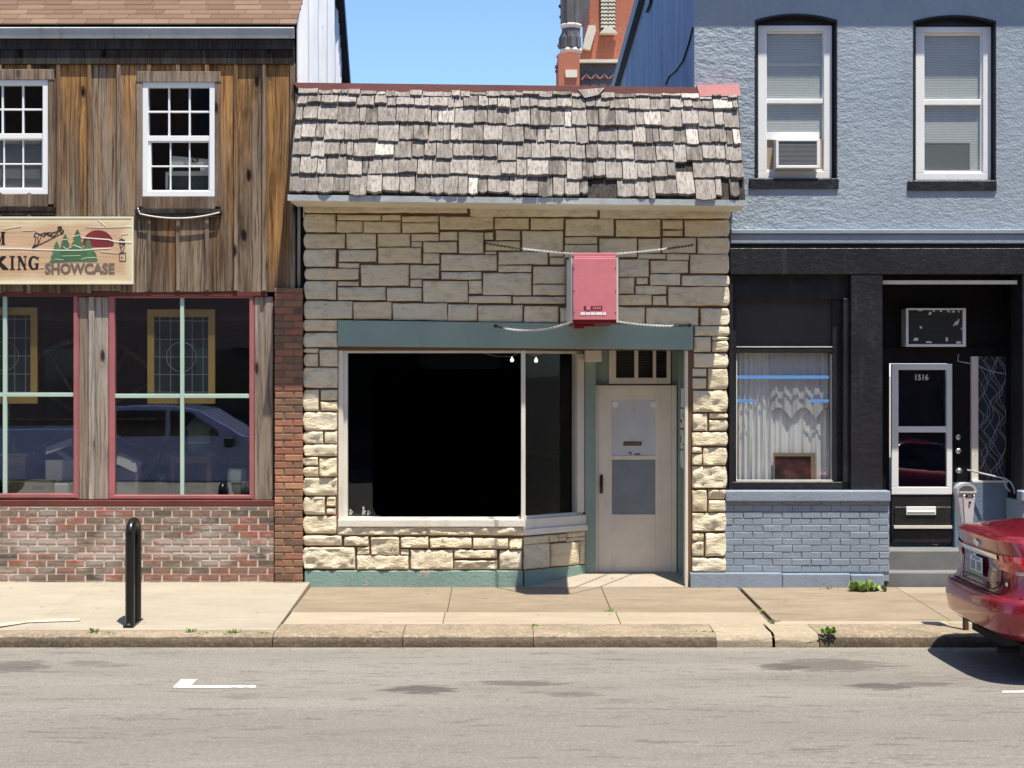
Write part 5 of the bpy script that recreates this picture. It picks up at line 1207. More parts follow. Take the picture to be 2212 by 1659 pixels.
# entrance recess
YD = YB + .47
rx0, rx1 = p_[1], W(2205, 0, YB).x
zr1 = p_[3]
mb = MB(); mb.box(rx0 - .25, rx0 - .002, YB + .301, YD + .3, -.05, zr1 + .018); mb.box(rx1 + .002, rx1 + .05, YB + .101, YD + .3, -.05, zr1 + .018)
mb.box(rx0 - .3, rx1 + .3, YB + .105, YD + .4, zr1 + .02, zr1 + .05)
mb.box(rx0, rx1, YD + .1, YD + .25, W(0, 757, YD).z, zr1 + .018)
mb.box(rx0, W(1924, 0, YD).x, YD + .06, YD + .25, .3, W(0, 757, YD).z); mb.box(W(2060, 0, YD).x, W(2098, 0, YD).x, YD + .03, YD + .25, .3, W(0, 757, YD).z)
mb.box(rx0, rx1, YD + .036, YD + .09, W(0, 785, YD).z, W(0, 752, YD).z)
mb.box(W(2178, 0, YD).x, rx1, YD + .06, YD + .25, .3, W(0, 785, YD).z - .001)
mb.build('entrance_recess', M['recess'], blu)
mb = MB(); q = B4(1906, 606, 2196, 614, YB + .02); mb.box(q[0], q[1], YB + .0, YB + .045, q[2], q[3]); mb.build('lintel_strip', M['oldwhite'], blu)
mb = MB(); mb.box(rx1, XB1, YB - .055, YB + .3, W(0, 1061, YB).z, zr1 - .002); mb.build('pier', M['black'], blu)
d2 = thing('door', None, None); d2.parent = blu; d2.location = Vector((5.5, YD, .4)) - wloc(blu)
E4 = lambda *a: RC(*a, YD - .02)
of, gu, gl = E4(1926, 786, 2057, 1068), E4(1941, 799, 2045, 921), E4(1940, 934, 2044, 1052)
mb = MB(); mb.frame(of, (gu[0], gu[1], gl[2], gu[3]), YD - .02, YD + .02); mb.box(gu[0], gu[1], YD - .015, YD + .02, gl[3], gu[2]); mb.build('screen_frame', M['white'], d2, bev=.004)
M['doorglass'] = glassmat('door_glass', .05, (.4, .46, .55), .3)
for q, l in ((gu, 'upper pane'), (gl, 'lower pane')):
    mb = MB(); mb.box(q[0], q[1], YD - .002, YD + .003, q[2], q[3]); mb.build('pane', M['doorglass'], d2)
mb = MB(); mb.box(gu[0], gu[1], YD + .03, YD + .04, gl[2], gu[3]); mb.build('inner_door', plain('dark_blue_door', (.03, .07, .12), .4), d2)
lo_ = E4(1926, 1069, 2057, 1176)
mb = MB(); mb.box(*lo_[:2], YD - .01, YD + .05, *lo_[2:]); q = E4(1932, 1095, 2055, 1138); mb.box(q[0], q[1], YD - .022, YD - .01, q[2], q[3]); q = E4(1930, 1146, 2055, 1172); mb.box(q[0], q[1], YD - .018, YD - .01, q[2], q[3])
mb.build('kick_panel', M['black'], d2, bev=.004)
mb = MB(); q = E4(1957, 1094, 2021, 1112); mb.box(q[0], q[1], YD - .035, YD - .022, q[2], q[3]); mb.box(q[0] + .01, q[1] - .01, YD - .042, YD - .035, q[2] + .03, q[2] + .045); mb.build('mail_slot', M['white'], d2, bev=.003)
mb = MB(); q = E4(1930, 1135, 2055, 1141); mb.box(q[0], q[1], YD - .05, YD - .01, q[2], q[3]); mb.build('weather_strip', M['oldwhite'], d2)
mb = MB()
for v in (944, 974, 1016):
    q = W(2063, v, YD); mb.lathe((q.x + .03, YD - .01, q.z), [(.002, -.07 if v > 1000 else -.03), (.03, -.06 if v > 1000 else -.028), (.034, -.03 if v > 1000 else -.02), (.02, 0), (.02, .06)], 14, axis='y')
mb.build('handle', M['steel'], d2, smooth=True)
pln = W(1991, 815, YD); mb = MB(); hw, hh = .088, .045; mb.prism([(pln.x - hw - .03, pln.z), (pln.x - hw, pln.z + hh), (pln.x + hw, pln.z + hh), (pln.x + hw + .03, pln.z), (pln.x + hw, pln.z - hh), (pln.x - hw, pln.z - hh)], YD - .006, YD - .002)
npl = mb.build('number_plate', M['blackgloss'], d2); textmesh('1516', pln.x - .075, pln.x + .075, pln.z - .034, pln.z + .034, YD - .006, .003, .02).build('lettering', M['oldwhite'], npl)
# sidelight with a net of wavy lines, knee wall
sd = E4(2099, 770, 2177, 1038)
mb = MB(); mb.box(sd[0], W(2112, 0, YD).x, YD - .02, YD + .05, sd[2], sd[3]); mb.box(sd[0], sd[1] + .03, YD - .06, YD + .05, sd[2] - .02, sd[2]); sdl = mb.build('sidelight', M['oldwhite'], blu)
mb = MB(); mb.box(W(2112, 0, YD).x, sd[1], YD + .02, YD + .025, sd[2], sd[3]); mb.build('pane', plain('dim_sidelight_glass', (.035, .042, .055), .15, 0, .5), sdl)
mb = MB(); a0, a1 = W(2113, 0, YD).x, sd[1] - .01
for i in range(9):
    xc = a0 + (a1 - a0) * (i + .5) / 9; ph = rnd.uniform(0, 6)
    P = [(min(a1, max(a0, xc + .055 * math.sin(ph + j * .62 + .8 * math.sin(j * .3 + i)))), YD + .014, sd[2] + (sd[3] - sd[2]) * j / 36) for j in range(37)]
    mb.tube(P, .0026, 4, cap=False)
mb.build('lace_pattern', plain('grey_lace', (.34, .35, .37), .7), sdl)
mb = MB(); q = E4(2060, 1060, 2215, 1200); mb.box(q[0], rx1, YD - .06, YD + .2, -.05, sd[2] - .022); mb.build('knee_wall', M['bluedark'], blu)
mb = MB(); P = [W(2089, 1015, .52), W(2135, 1026, .44), W(2172, 1034, .37), W(2184, 1042, .34), W(2191, 1056, .32), W(2192, 1066, .3)]; mb.tube(P, .010, 8); P = [W(2168, 1034, .37), W(2172, 1050, .37), W(2182, 1062, .33)]; mb.tube(P, .009, 6); mb.build('handrail', M['galv'], blu, smooth=True)
# brick foot, plinth, steps
b4 = RC(1565, 1083, 1921, 1236); cap = RC(1567, 1060, 1922, 1083.5)
mb = MB(); bricks(mb, b4[0], b4[1], b4[2], b4[3], .0745, .215, lambda x, z: .5, yf=.0, jt=.005, proud=.012); mb.box(b4[0], b4[1], .008, .5, b4[2] - .1, b4[3]); mb.build('brick_foot', M['bluepaint'], blu)
mb = MB(); mb.box(cap[0], cap[1], -.04, .12, cap[2] + .002, cap[3]); mb.build('stone_cap', M['bluepaint'], blu, bev=.012, seg=2)
pl_ = RC(1491, 1238, 1911, 1275, -.06); mb = MB(); ux = [pl_[0], W(1690, 0, -.06).x, W(1838, 0, -.06).x, pl_[1]]
for i, (a, b) in enumerate(zip(ux, ux[1:])): mb.box(a + .003, b - .003, -.06 + (i == 1) * .006, .10, -.15, pl_[3] - .01 * i)
mb.build('plinth', M['bluepaint'], blu, bev=.012, seg=2)
s1, s2 = RC(1924, 1178, 2300, 1192, .45), RC(1913, 1224, 2300, 1238, .0)
mb = MB(); mb.box(W(1922, 0, .12).x + .002, rx1, .25, YD + .3, -.1, W(0, 1192, .25).z + .01); mb.build('step', M['stepconc'], blu, bev=.012, seg=2)
mb = MB(); mb.box(W(1913, 0, .02).x, rx1 - .05, .02, .249, -.1, W(0, 1237, .02).z); mb.build('step', M['stepconc'], blu, bev=.012, seg=2)
r4 = RC(2193, 1083, 2600, 1236); mb = MB(); bricks(mb, rx1 - .04, XB1, -.05, W(0, 1083, 0).z, .0745, .215, lambda x, z: .5, yf=.0, jt=.006); mb.box(rx1 - .04, XB1, .008, .5, -.1, W(0, 1083, 0).z); mb.build('brick_foot', M['bluepaint'], blu)
mb = MB(); mb.box(rx1 - .06, XB1, -.04, .12, cap[2] + .002, cap[3]); mb.build('stone_cap', M['bluepaint'], blu, bev=.012)
# window air conditioners
def aircon(u0, v0, u1, v1, yf, dep, lab, face, flecks=False):
    O = RC(u0, v0, u1, v1, yf); t = thing('air_conditioner', lab, 'air conditioner', ((O[0] + O[1]) / 2, yf + dep / 2, O[2]), 'window air conditioners')
    b_ = .030; mb = MB(); I = (O[0] + b_, O[1] - b_ * 1.3, O[2] + b_, O[3] - b_ * .7)
    mb.frame(O, I, yf, yf + .03); mb.box(O[0] + .004, O[1] - .004, yf + .031, yf + dep, O[2] + .004, O[3] - .004); mb.build('case', M['white'], t, bev=.004)
    mb = MB(); n = int((I[3] - I[2]) / .014)
    for i in range(n):
        z = I[2] + (I[3] - I[2]) * (i + .5) / n; mb.box(I[0], I[1], yf + .008, yf + .020, z - .0032, z + .0032)
    mb.box(I[0], I[1], yf + .022, yf + .030, I[2], I[3]); mb.build('grille', face, t)
    if flecks:
        mb = MB()
        for (a, b, w_, h_, s_) in ((.40, .90, .05, .10, .3), (.23, .49, .05, .08, 0), (.14, .14, .09, .10, .4), (.38, .06, .12, .06, -.3), (.71, .14, .05, .13, 0), (.93, .05, .10, .08, .2), (.86, .60, .025, .16, .5), (.91, .64, .03, .2, .35), (.47, .97, .04, .05, .3), (.60, .97, .05, .05, 0), (.74, .96, .05, .07, -.3), (.83, .95, .06, .06, .4), (.93, .96, .03, .08, -.3), (.22, .98, .10, .03, 0), (.98, .45, .02, .08, 0)):
            x = I[0] + a * (I[1] - I[0]); z = I[2] + b * (I[3] - I[2]); w2__, h2 = w_ * (I[1] - I[0]) / 2, h_ * (I[3] - I[2]) / 2
            mb.prism([(x - w2__ * .8 + s_ * h2, z + h2), (x + w2__ * .6 + s_ * h2, z + h2 * .8), (x + w2__, z - h2 * .3), (x + w2__ * .5 - s_ * h2, z - h2), (x - w2__ - s_ * h2, z - h2 * .7)], yf + .004, yf + .0075)
        mb.build('paint_fleck', M['oldwhite'], t)
    return t, O
M['grille1'] = plain('grey_grille', (.25, .26, .26), .5); M['grille2'] = plain('dark_grille', (.055, .06, .06), .5)
aircon(1676, 301, 1772, 363, YB - .06, .5, 'white window air conditioner jutting from the left blue wall window', M['grille1'])
mb = MB(); q = B4(1650, 284.5, 1770, 301.5, YB + .08); mb.box(q[0], q[1], YB + .08, YB + .098, q[2], q[3]); mb.build('filler_board', M['white'], w1)
mb = MB(); q = B4(1648, 301, 1779, 366, YB + .1); mb.box(q[0], q[1], YB + .102, YB + .12, q[2], q[3]); mb.build('filler_board', paint('plywood_filler', (.36, .28, .20), .8, .1, .2, .002), w1)
aircon(1957, 665.5, 2087, 749, YB + .36, .4, 'white framed air conditioner with paint flecks over the recessed door', M['grille2'], True)
mb = MB(); q = [W(2072, 765, YD), W(2070, 780, YD), W(2085, 783, YD), W(2110, 788, YD), W(2140, 802, YD), W(2176, 808, YD)]; mb.tube([p + Vector((0, .02, 0)) for p in q], .006, 5); mb.build('cable', M['galv'], blu)

# ================================================================== CHURCH behind
YC = 78.0
ch = thing('church', 'red brick church tower with a grey stone corner turret behind the shop roof', 'church', W(1275, 400, YC))
CQ = lambda x, z, y=YC: W(1190 + x * .10993, z * .10993, y)
kc = (D + YC) / D / S * .10993
mb = MB(); a, b = CQ(760, 1240), CQ(2400, -700)
mb.box(a.x, b.x, YC, YC + 8, a.z, b.z); 
p_l = CQ(700, 1300); mb.prism([(CQ(610, 0).x, a.z), (CQ(760, 0).x, a.z), (CQ(760, 0).x, CQ(0, 560).z), (CQ(610, 0).x, CQ(0, 960).z)], YC - .1, YC + 6)
mb.box(CQ(540, 0).x, CQ(2400, 0).x, YC - .8, YC + 8, -5, CQ(0, 1310).z)
mb.build('tower', M['brickchurch'], ch)
mb = MB(); mb.box(CQ(545, 0).x, CQ(2400, 0).x, YC - 1.2, YC, CQ(0, 1305).z, CQ(0, 1243).z)
c0, c1 = CQ(600, 980), CQ(800, 570)
mb.prism([(c0.x, c0.z), (c0.x + .55, c0.z - .1), (c1.x + .25, c1.z - .2), (c1.x + .2, c1.z + .1), (c1.x - .25, c1.z + .1)], YC - .6, YC + .5)
mb.build('stone_trim', M['palestone'], ch)
mb = MB(); mb.box(CQ(562, 0).x, CQ(1330, 0).x, YC - .9, YC - .801, -4, CQ(0, 1330).z); z1 = CQ(0, 1560).z
for x in (680, 855, 1030, 1205):
    c_ = CQ(x, 1545); s_ = 42 * kc * 1.4; mb.prism([(c_.x - s_ * 1.9, c_.z - s_ * 1.4), (c_.x, c_.z + s_ * .9), (c_.x + s_ * 1.9, c_.z - s_ * 1.4), (c_.x + s_ * 1.3, c_.z - s_ * 1.4), (c_.x, c_.z + s_ * .2), (c_.x - s_ * 1.3, c_.z - s_ * 1.4)], YC - 1.0, YC - .901, .8)
mb.build('brick_band', M['slate'], ch)
mb = MB()
for x in (680, 855, 1030, 1205):
    c_ = CQ(x, 1570); s_ = 40 * kc; mb.prism([(c_.x - s_, c_.z - s_), (c_.x, c_.z + s_ * .8), (c_.x + s_, c_.z - s_)], YC - .99, YC - .902)
mb.build('niche', M['deepred'], ch)
lw = MB(); a, b = CQ(975, 580), CQ(1265, -600); lw.box(a.x, b.x, YC - .1, YC - .005, a.z, b.z); lo2 = lw.build('louvre_window', M['black'], ch)
mb = MB(); hwz = 72 * kc
for col in range(2):
    xa = a.x + (b.x - a.x) * (col * .5 + .015); xb_ = xa + (b.x - a.x) * .47; z = a.z + hwz * .2
    while z < b.z:
        n = 4; am = .34 * hwz
        for i in range(n):
            x0_, x1_ = xa + (xb_ - xa) * i / n, xa + (xb_ - xa) * (i + 1) / n; z0_, z1_ = z + (am if i % 2 else 0), z + (0 if i % 2 else am)
            mb.prism([(x0_, z0_), (x1_, z1_), (x1_, z1_ + hwz * .55), (x0_, z0_ + hwz * .55)], YC - .22, YC - .101)
        z += hwz
mb.build('slats', M['palestone'], lo2)
mb = MB(); a = CQ(945, 695); b = CQ(1295, 585); mb.prism([(a.x, a.z), (b.x, a.z), (b.x - .35, b.z), (a.x + .35, b.z)], YC - .7, YC - .1); mb.build('sill', M['palestone'], lo2)
tc = CQ(395, 0, YC - 3.0); YT = YC - 3.0; kt = (D + YT) / D / S * .10993; tcx = CQ(395, 0, YT).x; Z_ = lambda z: CQ(0, z, YT).z
mb = MB(); mb.lathe((tcx, YT, 0), [(190 * kt, Z_(1000)), (190 * kt, Z_(545))], 8, ph=.5); mb.lathe((tcx, YT, 0), [(200 * kt, Z_(480)), (205 * kt, Z_(-300)), (150 * kt, Z_(-700)), (2 * kt, Z_(-2000))], 8, ph=.5)
for i in range(8):
    aa = 2 * math.pi * (i) / 8 + math.pi / 8; mb.tube([(tcx + 200 * kt * math.cos(aa), YT + 200 * kt * math.sin(aa), Z_(470)), (tcx + 205 * kt * math.cos(aa), YT + 205 * kt * math.sin(aa), Z_(-300))], 18 * kt, 6)
for i in (5, 6, 7, 4):
    aa = 2 * math.pi * (i) / 8; 
    c_ = (tcx + 178 * kt * math.cos(aa), YT + 178 * kt * math.sin(aa)); mb.tube([(c_[0], c_[1], Z_(960)), (c_[0], c_[1], Z_(760)), (c_[0], c_[1], Z_(640))], [70 * kt, 62 * kt, 5 * kt], 4)
mb.build('turret', M['slate'], ch)
for zb_, zt_, r_ in ((545, 478, 222), (1040, 965, 232)):
    mb = MB(); mb.lathe((tcx, YT, 0), [(r_ * .86 * kt, Z_(zb_ + 30)), (r_ * kt, Z_(zb_ - 20)), (r_ * kt, Z_(zb_ - 40)), (r_ * .85 * kt, Z_(zt_))], 8, ph=.5); mb.build('moulding', M['palestone'], ch)
mb = MB(); q0, q1 = CQ(150, 2600, YT - 1.5), CQ(565, 1045, YT - 1.5); mb.box(q0.x, q1.x, YT - 1.5, YT + 2.5, -3, q1.z); mb.box(q0.x - .35, q0.x + .3, YT - 1.2, YT + 1, -3, q1.z - 2.2); mb.build('buttress', M['brickchurch'], ch)
mb = MB(); q0, q1 = CQ(285, 1525, YT - 1.5), CQ(515, 1380, YT - 1.5); mb.box(q0.x, q1.x, YT - 1.62, YT - 1.5, q0.z, q1.z); mb.build('plaque', M['palestone'], ch)
mb = MB()
for x, z, r_ in ((155, 890, 34), (140, 1110, 34), (105, 1310, 34), (110, 1400, 30), (175, 120, 30), (185, 330, 24)):
    c_ = CQ(x, z, YT); mb.lathe((c_.x, YT, c_.z), [(.02, -r_ * 1.5 * kt), (r_ * kt, -r_ * .6 * kt), (r_ * .8 * kt, r_ * .5 * kt), (.02, r_ * 1.2 * kt)], 6)
mb.build('crocket', M['slate'], ch)
mb = MB(); c0, c1 = CQ(600, 510, YC - 1), CQ(730, 150, YC - 1); mb.prism([(c0.x - .1, c0.z), (c0.x + .2, c0.z), (c1.x + .1, c1.z), (c1.x + .1, c1.z + 1.4), (c0.x - .2, c0.z + 2.4)], YC - 1.3, YC - .8); mb.build('flying_buttress', M['slate'], ch)
# ================================================================== STREET FURNITURE
rk = thing('bike_rack', 'narrow glossy black hoop bike rack standing on the new pavement', 'bike rack', (-3.50, -2.19, -.03))
mb = MB(); xk, ya, yb, zb_, zt_, r_ = -3.505, -2.315, -2.065, -.035, .935, .044
P = [(xk, ya, zb_), (xk, ya, zt_ - .135)] + [(xk, (ya + yb) / 2 - .135 * math.cos(R(a)), zt_ - .135 + .135 * math.sin(R(a)) - .0) for a in range(15, 180, 15)] + [(xk, yb, zt_ - .135), (xk, yb, zb_)]
mb.tube(P, r_, 14); mb.build('hoop', M['blackgloss'], rk, smooth=True, angle=50)
mb = MB(); mb.box(xk - .05, xk + .05, ya - .07, yb + .07, gz(ya) + .016, gz(ya) + .034); mb.build('base_plate', M['blackgloss'], rk, bev=.004)
mb = MB()
for y in (ya - .05, yb + .05): mb.lathe((xk, y, gz(y) + .03), [(.014, 0), (.014, .014), (.002, .016)], 6)
mb.build('bolt', M['steel'], rk)
# parking meter
YM = -2.42
M['meter'] = paint('grey_meter_casting', (.46, .46, .44), .45, .06, .2, .002, metal=.2)
pm = thing('parking_meter', 'grey domed parking meter on a dark post behind the red car', 'parking meter', W(2086, 1365, YM))
mb = MB(); c0 = W(2086, 1365, YM); kM = (D + YM) / D / S
mb.lathe((c0.x, YM, -.06), [(.028, 0), (.028, W(0, 1140, YM).z + .06)], 14); mb.build('post', M['rust'], pm, smooth=True, angle=50)
def mz(v): return W(0, v, YM).z
cxm = W(2084, 0, YM).x
prof = [(2075.5, 2096.5, 1143), (2073, 2098, 1120), (2068, 2101, 1085), (2064, 2104.5, 1066), (2062, 2106, 1060)]
mb = MB()
pts = []; hw = [(a, b, v) for a, b, v in prof]
out = [(W(a, 0, YM).x, mz(v)) for a, b, v in hw]; outr = [(W(b, 0, YM).x, mz(v)) for a, b, v in hw]
dome = [(cxm + 22 * kM * math.cos(R(t)), mz(1060) + 17.5 * kM * math.sin(R(t))) for t in range(10, 180, 12)]
mb.prism(out[:-1] + [out[-1]] + dome[::-1] + outr[::-1], YM - .055, YM + .055); hd = mb.build('housing', M['meter'], pm, bev=.014, seg=2)
mb = MB(); dm = [(cxm + 16 * kM * math.cos(R(t)), mz(1059) + 11 * kM * math.sin(R(t))) for t in range(0, 181, 15)]; mb.prism(dm, YM - .062, YM - .054); mb.build('dial_window', plain('dim_meter_glass', (.10, .10, .09), .2, 0, .6), pm)
M['meter2'] = paint('pale_meter_plate', (.60, .60, .57), .4, .05, .1, .001, metal=.2)
mb = MB(); mb.prism([(W(2076, 0, YM).x, mz(1068)), (W(2101, 0, YM).x, mz(1068)), (W(2099, 0, YM).x, mz(1095)), (W(2096, 0, YM).x, mz(1138)), (W(2080, 0, YM).x, mz(1138))], YM - .066, YM - .05); mb.build('front_plate', M['meter2'], pm, bev=.003)
mb = MB(); mb.box(W(2068, 0, YM).x, W(2104, 0, YM).x, YM - .066, YM - .05, mz(1064), mz(1060)); mb.build('rim_bar', M['meter2'], pm)
mb = MB(); mb.prism(rrect(W(2080, 0, YM).x, W(2098, 0, YM).x, mz(1072.5), mz(1067.5), .009, 4), YM - .07, YM - .066); lab_ = mb.build('label_plate', M['blackgloss'], pm)
textmesh('2 H', W(2086, 0, YM).x, W(2093, 0, YM).x, mz(1071.5), mz(1068.7), YM - .07, .001, .02).build('lettering', M['oldwhite'], lab_)
mb = MB(); mb.lathe((W(2090, 0, YM).x, YM - .066, mz(1084)), [(.002, -.012), (.010, -.012), (.012, 0)], 10, axis='y'); mb.box(W(2086, 0, YM).x, W(2095, 0, YM).x, YM - .069, YM - .066, mz(1135), mz(1132)); mb.build('coin_slot', M['blackgloss'], pm)

# ================================================================== RED CAR
XC, YCc, ZR = 3.972, -3.65, gz(-3.65)
M['carred'] = plain('dark_red_car_paint', (.22, .008, .018), .28, .0, .5, 1.0)
kk = NM('red_metallic_paint', .32, .5); fl_ = kk.noise(kk.pos, 400, 2); kk.col(kk.mix(kk.step(fl_, .3, .7), (.20, .006, .016), (.29, .014, .026))); kk.b.inputs['Metallic'].default_value = .35; kk.b.inputs['Coat Weight'].default_value = 1; kk.b.inputs['Coat Roughness'].default_value = .03; M['carred'] = kk.mat
M['carglass'] = plain('tinted_car_glass', (.012, .014, .016), .05, 0, .6)
M['lamp'] = plain('red_lamp_lens', (.52, .012, .012), .08, 0, .6, 1.0)
M['lampclear'] = plain('clear_lamp_lens', (.42, .27, .27), .15, 0, .6, .5)
car = thing('parked_car', 'dark red sedan parked at the kerb, seen from its rear corner', 'car', (XC + 2.3, YCc, ZR))
LV = [(.335, .20, .76), (.365, .10, .83), (.42, .025, .868), (.55, .0, .875), (.655, .012, .875), (.69, .035, .872), (.705, .085, .868), (.78, .125, .862), (.90, .135, .85), (1.0, .125, .835), (1.09, .105, .80), (1.145, .085, .76), (1.165, .11, .72)]
CL = 4.6
def lev(z):
    if z <= LV[0][0]: return LV[0][1:]
    for a, b in zip(LV, LV[1:]):
        if z <= b[0]:
            f = (z - a[0]) / (b[0] - a[0]); return tuple(p + (q - p) * f for p, q in zip(a[1:], b[1:]))
    return LV[-1][1:]
def ztopc(x):
    if x < .3: return 1.165
    if x < .9: return 1.165 + .05 * (x - .3) / .6
    if x < 3.0: return 1.215 - .10 * (x - .9) / 2.1
    return 1.115 - .30 * ((x - 3.0) / 1.6) ** 2
def warpz(x, z):
    if z < .7: return z
    return .7 + (z - .7) * (ztopc(x) - .7) / .465
def contour(z, n=12):
    rx, hw = lev(z); P = []
    for i in range(n + 1):
        a = math.pi / 2 * i / n; P.append((rx + .50 * (1 - math.cos(a) ** .42), hw * math.sin(a) ** .5))
    for i in range(1, 13): P.append((rx + .5 + (CL - 1.1 - rx) * i / 13, hw * (1 + .012 * math.sin(math.pi * i / 13))))
    for i in range(n + 1):
        a = math.pi / 2 * (1 - i / n); P.append((CL - .6 + .6 * math.cos(a) ** .5 - rx * .5, hw * math.sin(a) ** .6))
    return P
def cw(x, y, z): return Vector((XC + x, YCc + y, ZR + z))
mb = MB(); ring = []
for z, _, _ in LV:
    h = contour(z); full = [(x, -y) for x, y in h] + [(x, y) for x, y in h[::-1][1:-1]]
    ring.append([cw(x, y, warpz(x, z)) for x, y in full])
n = len(ring[0]); h = contour(LV[-1][0]); full = [(x, -y) for x, y in h] + [(x, y) for x, y in h[::-1][1:-1]]
for f_, dz in ((.97, .012), (.85, .022), (.55, .036), (.2, .042), (.0, .043)):
    ring.append([cw(x + (1 - f_) * (.10 if x < .5 else 0) * (1 if f_ < .9 else .3), y * f_, warpz(x, LV[-1][0]) + dz) for x, y in full])
pts = [p for r_ in ring for p in r_]
mb.add(pts, [(j * n + i, j * n + (i + 1) % n, (j + 1) * n + (i + 1) % n, (j + 1) * n + i) for j in range(len(ring) - 1) for i in range(n)] + [list(range(n))])
body = mb.build('body', M['carred'], car, smooth=True, angle=42)
# wheel arches cut out of the body
cut = MB()
for wx in (.95, 3.62): cut.lathe((XC + wx, YCc, ZR + .33), [(.385, -1.2), (.385, 1.2)], 40, axis='y')
for i in range(len(cut.v)): pass
co = cut.build('wheel_arch_cutter', M['black']); bo = body.modifiers.new('b', 'BOOLEAN'); bo.object = co; bo.solver = 'EXACT'
dg = bpy.context.evaluated_depsgraph_get(); nm = bpy.data.meshes.new_from_object(body.evaluated_get(dg)); body.modifiers.clear(); body.data = nm; bpy.data.objects.remove(co)
# cabin
mb = MB(); CB = []
for z, x0, x1, hw in ((1.14, .78, 3.28, .74), (1.25, .98, 2.98, .70), (1.42, 1.28, 2.60, .615), (1.53, 1.52, 2.32, .55), (1.56, 1.72, 2.12, .42)):
    P = []
    for i in range(40):
        a = 2 * math.pi * i / 40; cx_, sx_ = math.cos(a), math.sin(a); ex_ = .38
        P.append(cw((x0 + x1) / 2 + (x1 - x0) / 2 * math.copysign(abs(cx_) ** ex_, cx_), hw * math.copysign(abs(sx_) ** ex_, sx_), z))
    CB.append(P)
pts = [p for r_ in CB for p in r_]; mb.add(pts, [(j * 40 + i, j * 40 + (i + 1) % 40, (j + 1) * 40 + (i + 1) % 40, (j + 1) * 40 + i) for j in range(4) for i in range(40)] + [[160 + i for i in range(40)]])
for i in range(len(mb.f)):
    j, q = divmod(i, 40); side = q % 10
    mb.m[i] = 0 if (j >= 3 or i >= 160) else (1 if (q in (0, 39, 1, 38, 19, 20, 18, 21, 2, 37, 17, 22)) or 5 <= q <= 14 or 25 <= q <= 34 else 0)
mb.build('cabin', [M['carred'], M['carglass']], car, smooth=True, angle=40)
for wx in (.95, 3.62):
    for sy in (-1, 1):
        y0 = YCc + sy * .78; mb = MB(); prof = [(.20, -.10), (.31, -.105), (.33, -.07), (.33, .07), (.31, .105), (.20, .10)]
        mb.lathe((XC + wx, y0, ZR + .33), prof, 32, axis='y'); wh = mb.build('wheel', M['rubber'], car, smooth=True, angle=40)
        mb = MB(); mb.lathe((XC + wx, y0, ZR + .33), [(.21, -.06), (.21, .06)], 24, axis='y')
        for s5 in range(5):
            a = 2 * math.pi * s5 / 5; mb.tube([(XC + wx, y0 + sy * .08, ZR + .33), (XC + wx + .2 * math.cos(a), y0 + sy * .085, ZR + .33 + .2 * math.sin(a))], [.05, .03], 6)
        mb.build('rim', M['steel'], wh)
def rear(y, z, off=.004):                                     # point on the tail
    rx, hw = lev(z); s_ = min(1, abs(y) / hw); a = math.asin(min(1, s_ ** 2)); x = rx + .50 * (1 - max(0, math.cos(a)) ** .42)
    return cw(x - off, y, z)
def patch(mb, ya, yb, za, zb_, ny, nz, off=.004, zf=None, th=.02):
    f = lambda a, b: rear(ya + (yb - ya) * a, (za + (zb_ - za) * b) if zf is None else zf(a, b), off)
    mb.grid(ny, nz, f)
def rline(mb, pts, r_=.004, off=.001):
    P = []
    for (y0, z0), (y1, z1) in zip(pts, pts[1:]):
        for i in range(6): P.append(rear(y0 + (y1 - y0) * i / 6, z0 + (z1 - z0) * i / 6, off))
    P.append(rear(*pts[-1], off)); mb.tube(P, r_, 6)
# number plate recess, plate, chrome bar, emblem, lamps, seams
mb = MB(); y0c = .0
patch(mb, -.50, .42, .725, .985, 16, 8, .0025); mb.build('plate_recess', plain('deep_red_gloss', (.10, .004, .01), .10, .2, .5, 1.0), car, smooth=True, recalc=False)
mb = MB(); rline(mb, [(-.44, .735), (-.52, .80), (-.50, .97)], .006); rline(mb, [(.36, .735), (.43, .80), (.42, .97)], .006); rline(mb, [(-.44, .735), (.36, .735)], .006); rline(mb, [(-.80, .709), (.80, .709)], .005, .004)
mb.build('seam', plain('panel_gap', (.01, .003, .004), .6), car)
mb = MB(); p_ = rear(0, .86, .03)
mb.box(p_.x - .004, p_.x + .004, YCc - .155, YCc + .155, ZR + .80, ZR + .955); 
npq = mb.build('number_plate', plain('plate_white', (.62, .66, .66), .4), car, bev=.002)
mb = MB(); mb.box(p_.x - .006, p_.x - .0042, YCc - .15, YCc + .15, ZR + .803, ZR + .826); mb.build('green_band', plain('plate_green', (.16, .28, .12), .5), npq)
mb = MB(); mb.box(p_.x - .006, p_.x - .0042, YCc - .10, YCc + .10, ZR + .925, ZR + .950); mb.build('blue_band', plain('plate_blue', (.22, .26, .36), .5), npq)
mb = MB()
for i, y in enumerate((-.125, -.085, -.045, .025, .065, .105)):
    for q, (dy, dz, w_, h_) in enumerate(((0, 0, .006, .075), (.018, 0, .006, .075), (.0, .07, .024, .006), (.0, .034 if i % 2 else .0, .024, .006))):
        mb.box(p_.x - .0062, p_.x - .0042, YCc - y - dy - w_ * (1 if q > 1 else 1), YCc - y - dy, ZR + .838 + dz, ZR + .838 + dz + h_)
mb.build('lettering', plain('plate_ink', (.08, .11, .12), .6), npq)
mb = MB(); patch(mb, -.47, .42, .985, 1.022, 18, 3, .022); 
o0 = len(mb.v); patch(mb, -.47, .42, .985, 1.022, 18, 3, .0)
nv = 19 * 4
for i in range(18): mb.f.append([i, i + 1, nv + i + 1, nv + i]); mb.t.append(.5); mb.m.append(0); mb.f.append([57 + i, nv + 57 + i, nv + 58 + i, 58 + i]); mb.t.append(.5); mb.m.append(0)
mb.build('chrome_bar', M['chrome'], car, smooth=True, angle=40)
mb = MB()
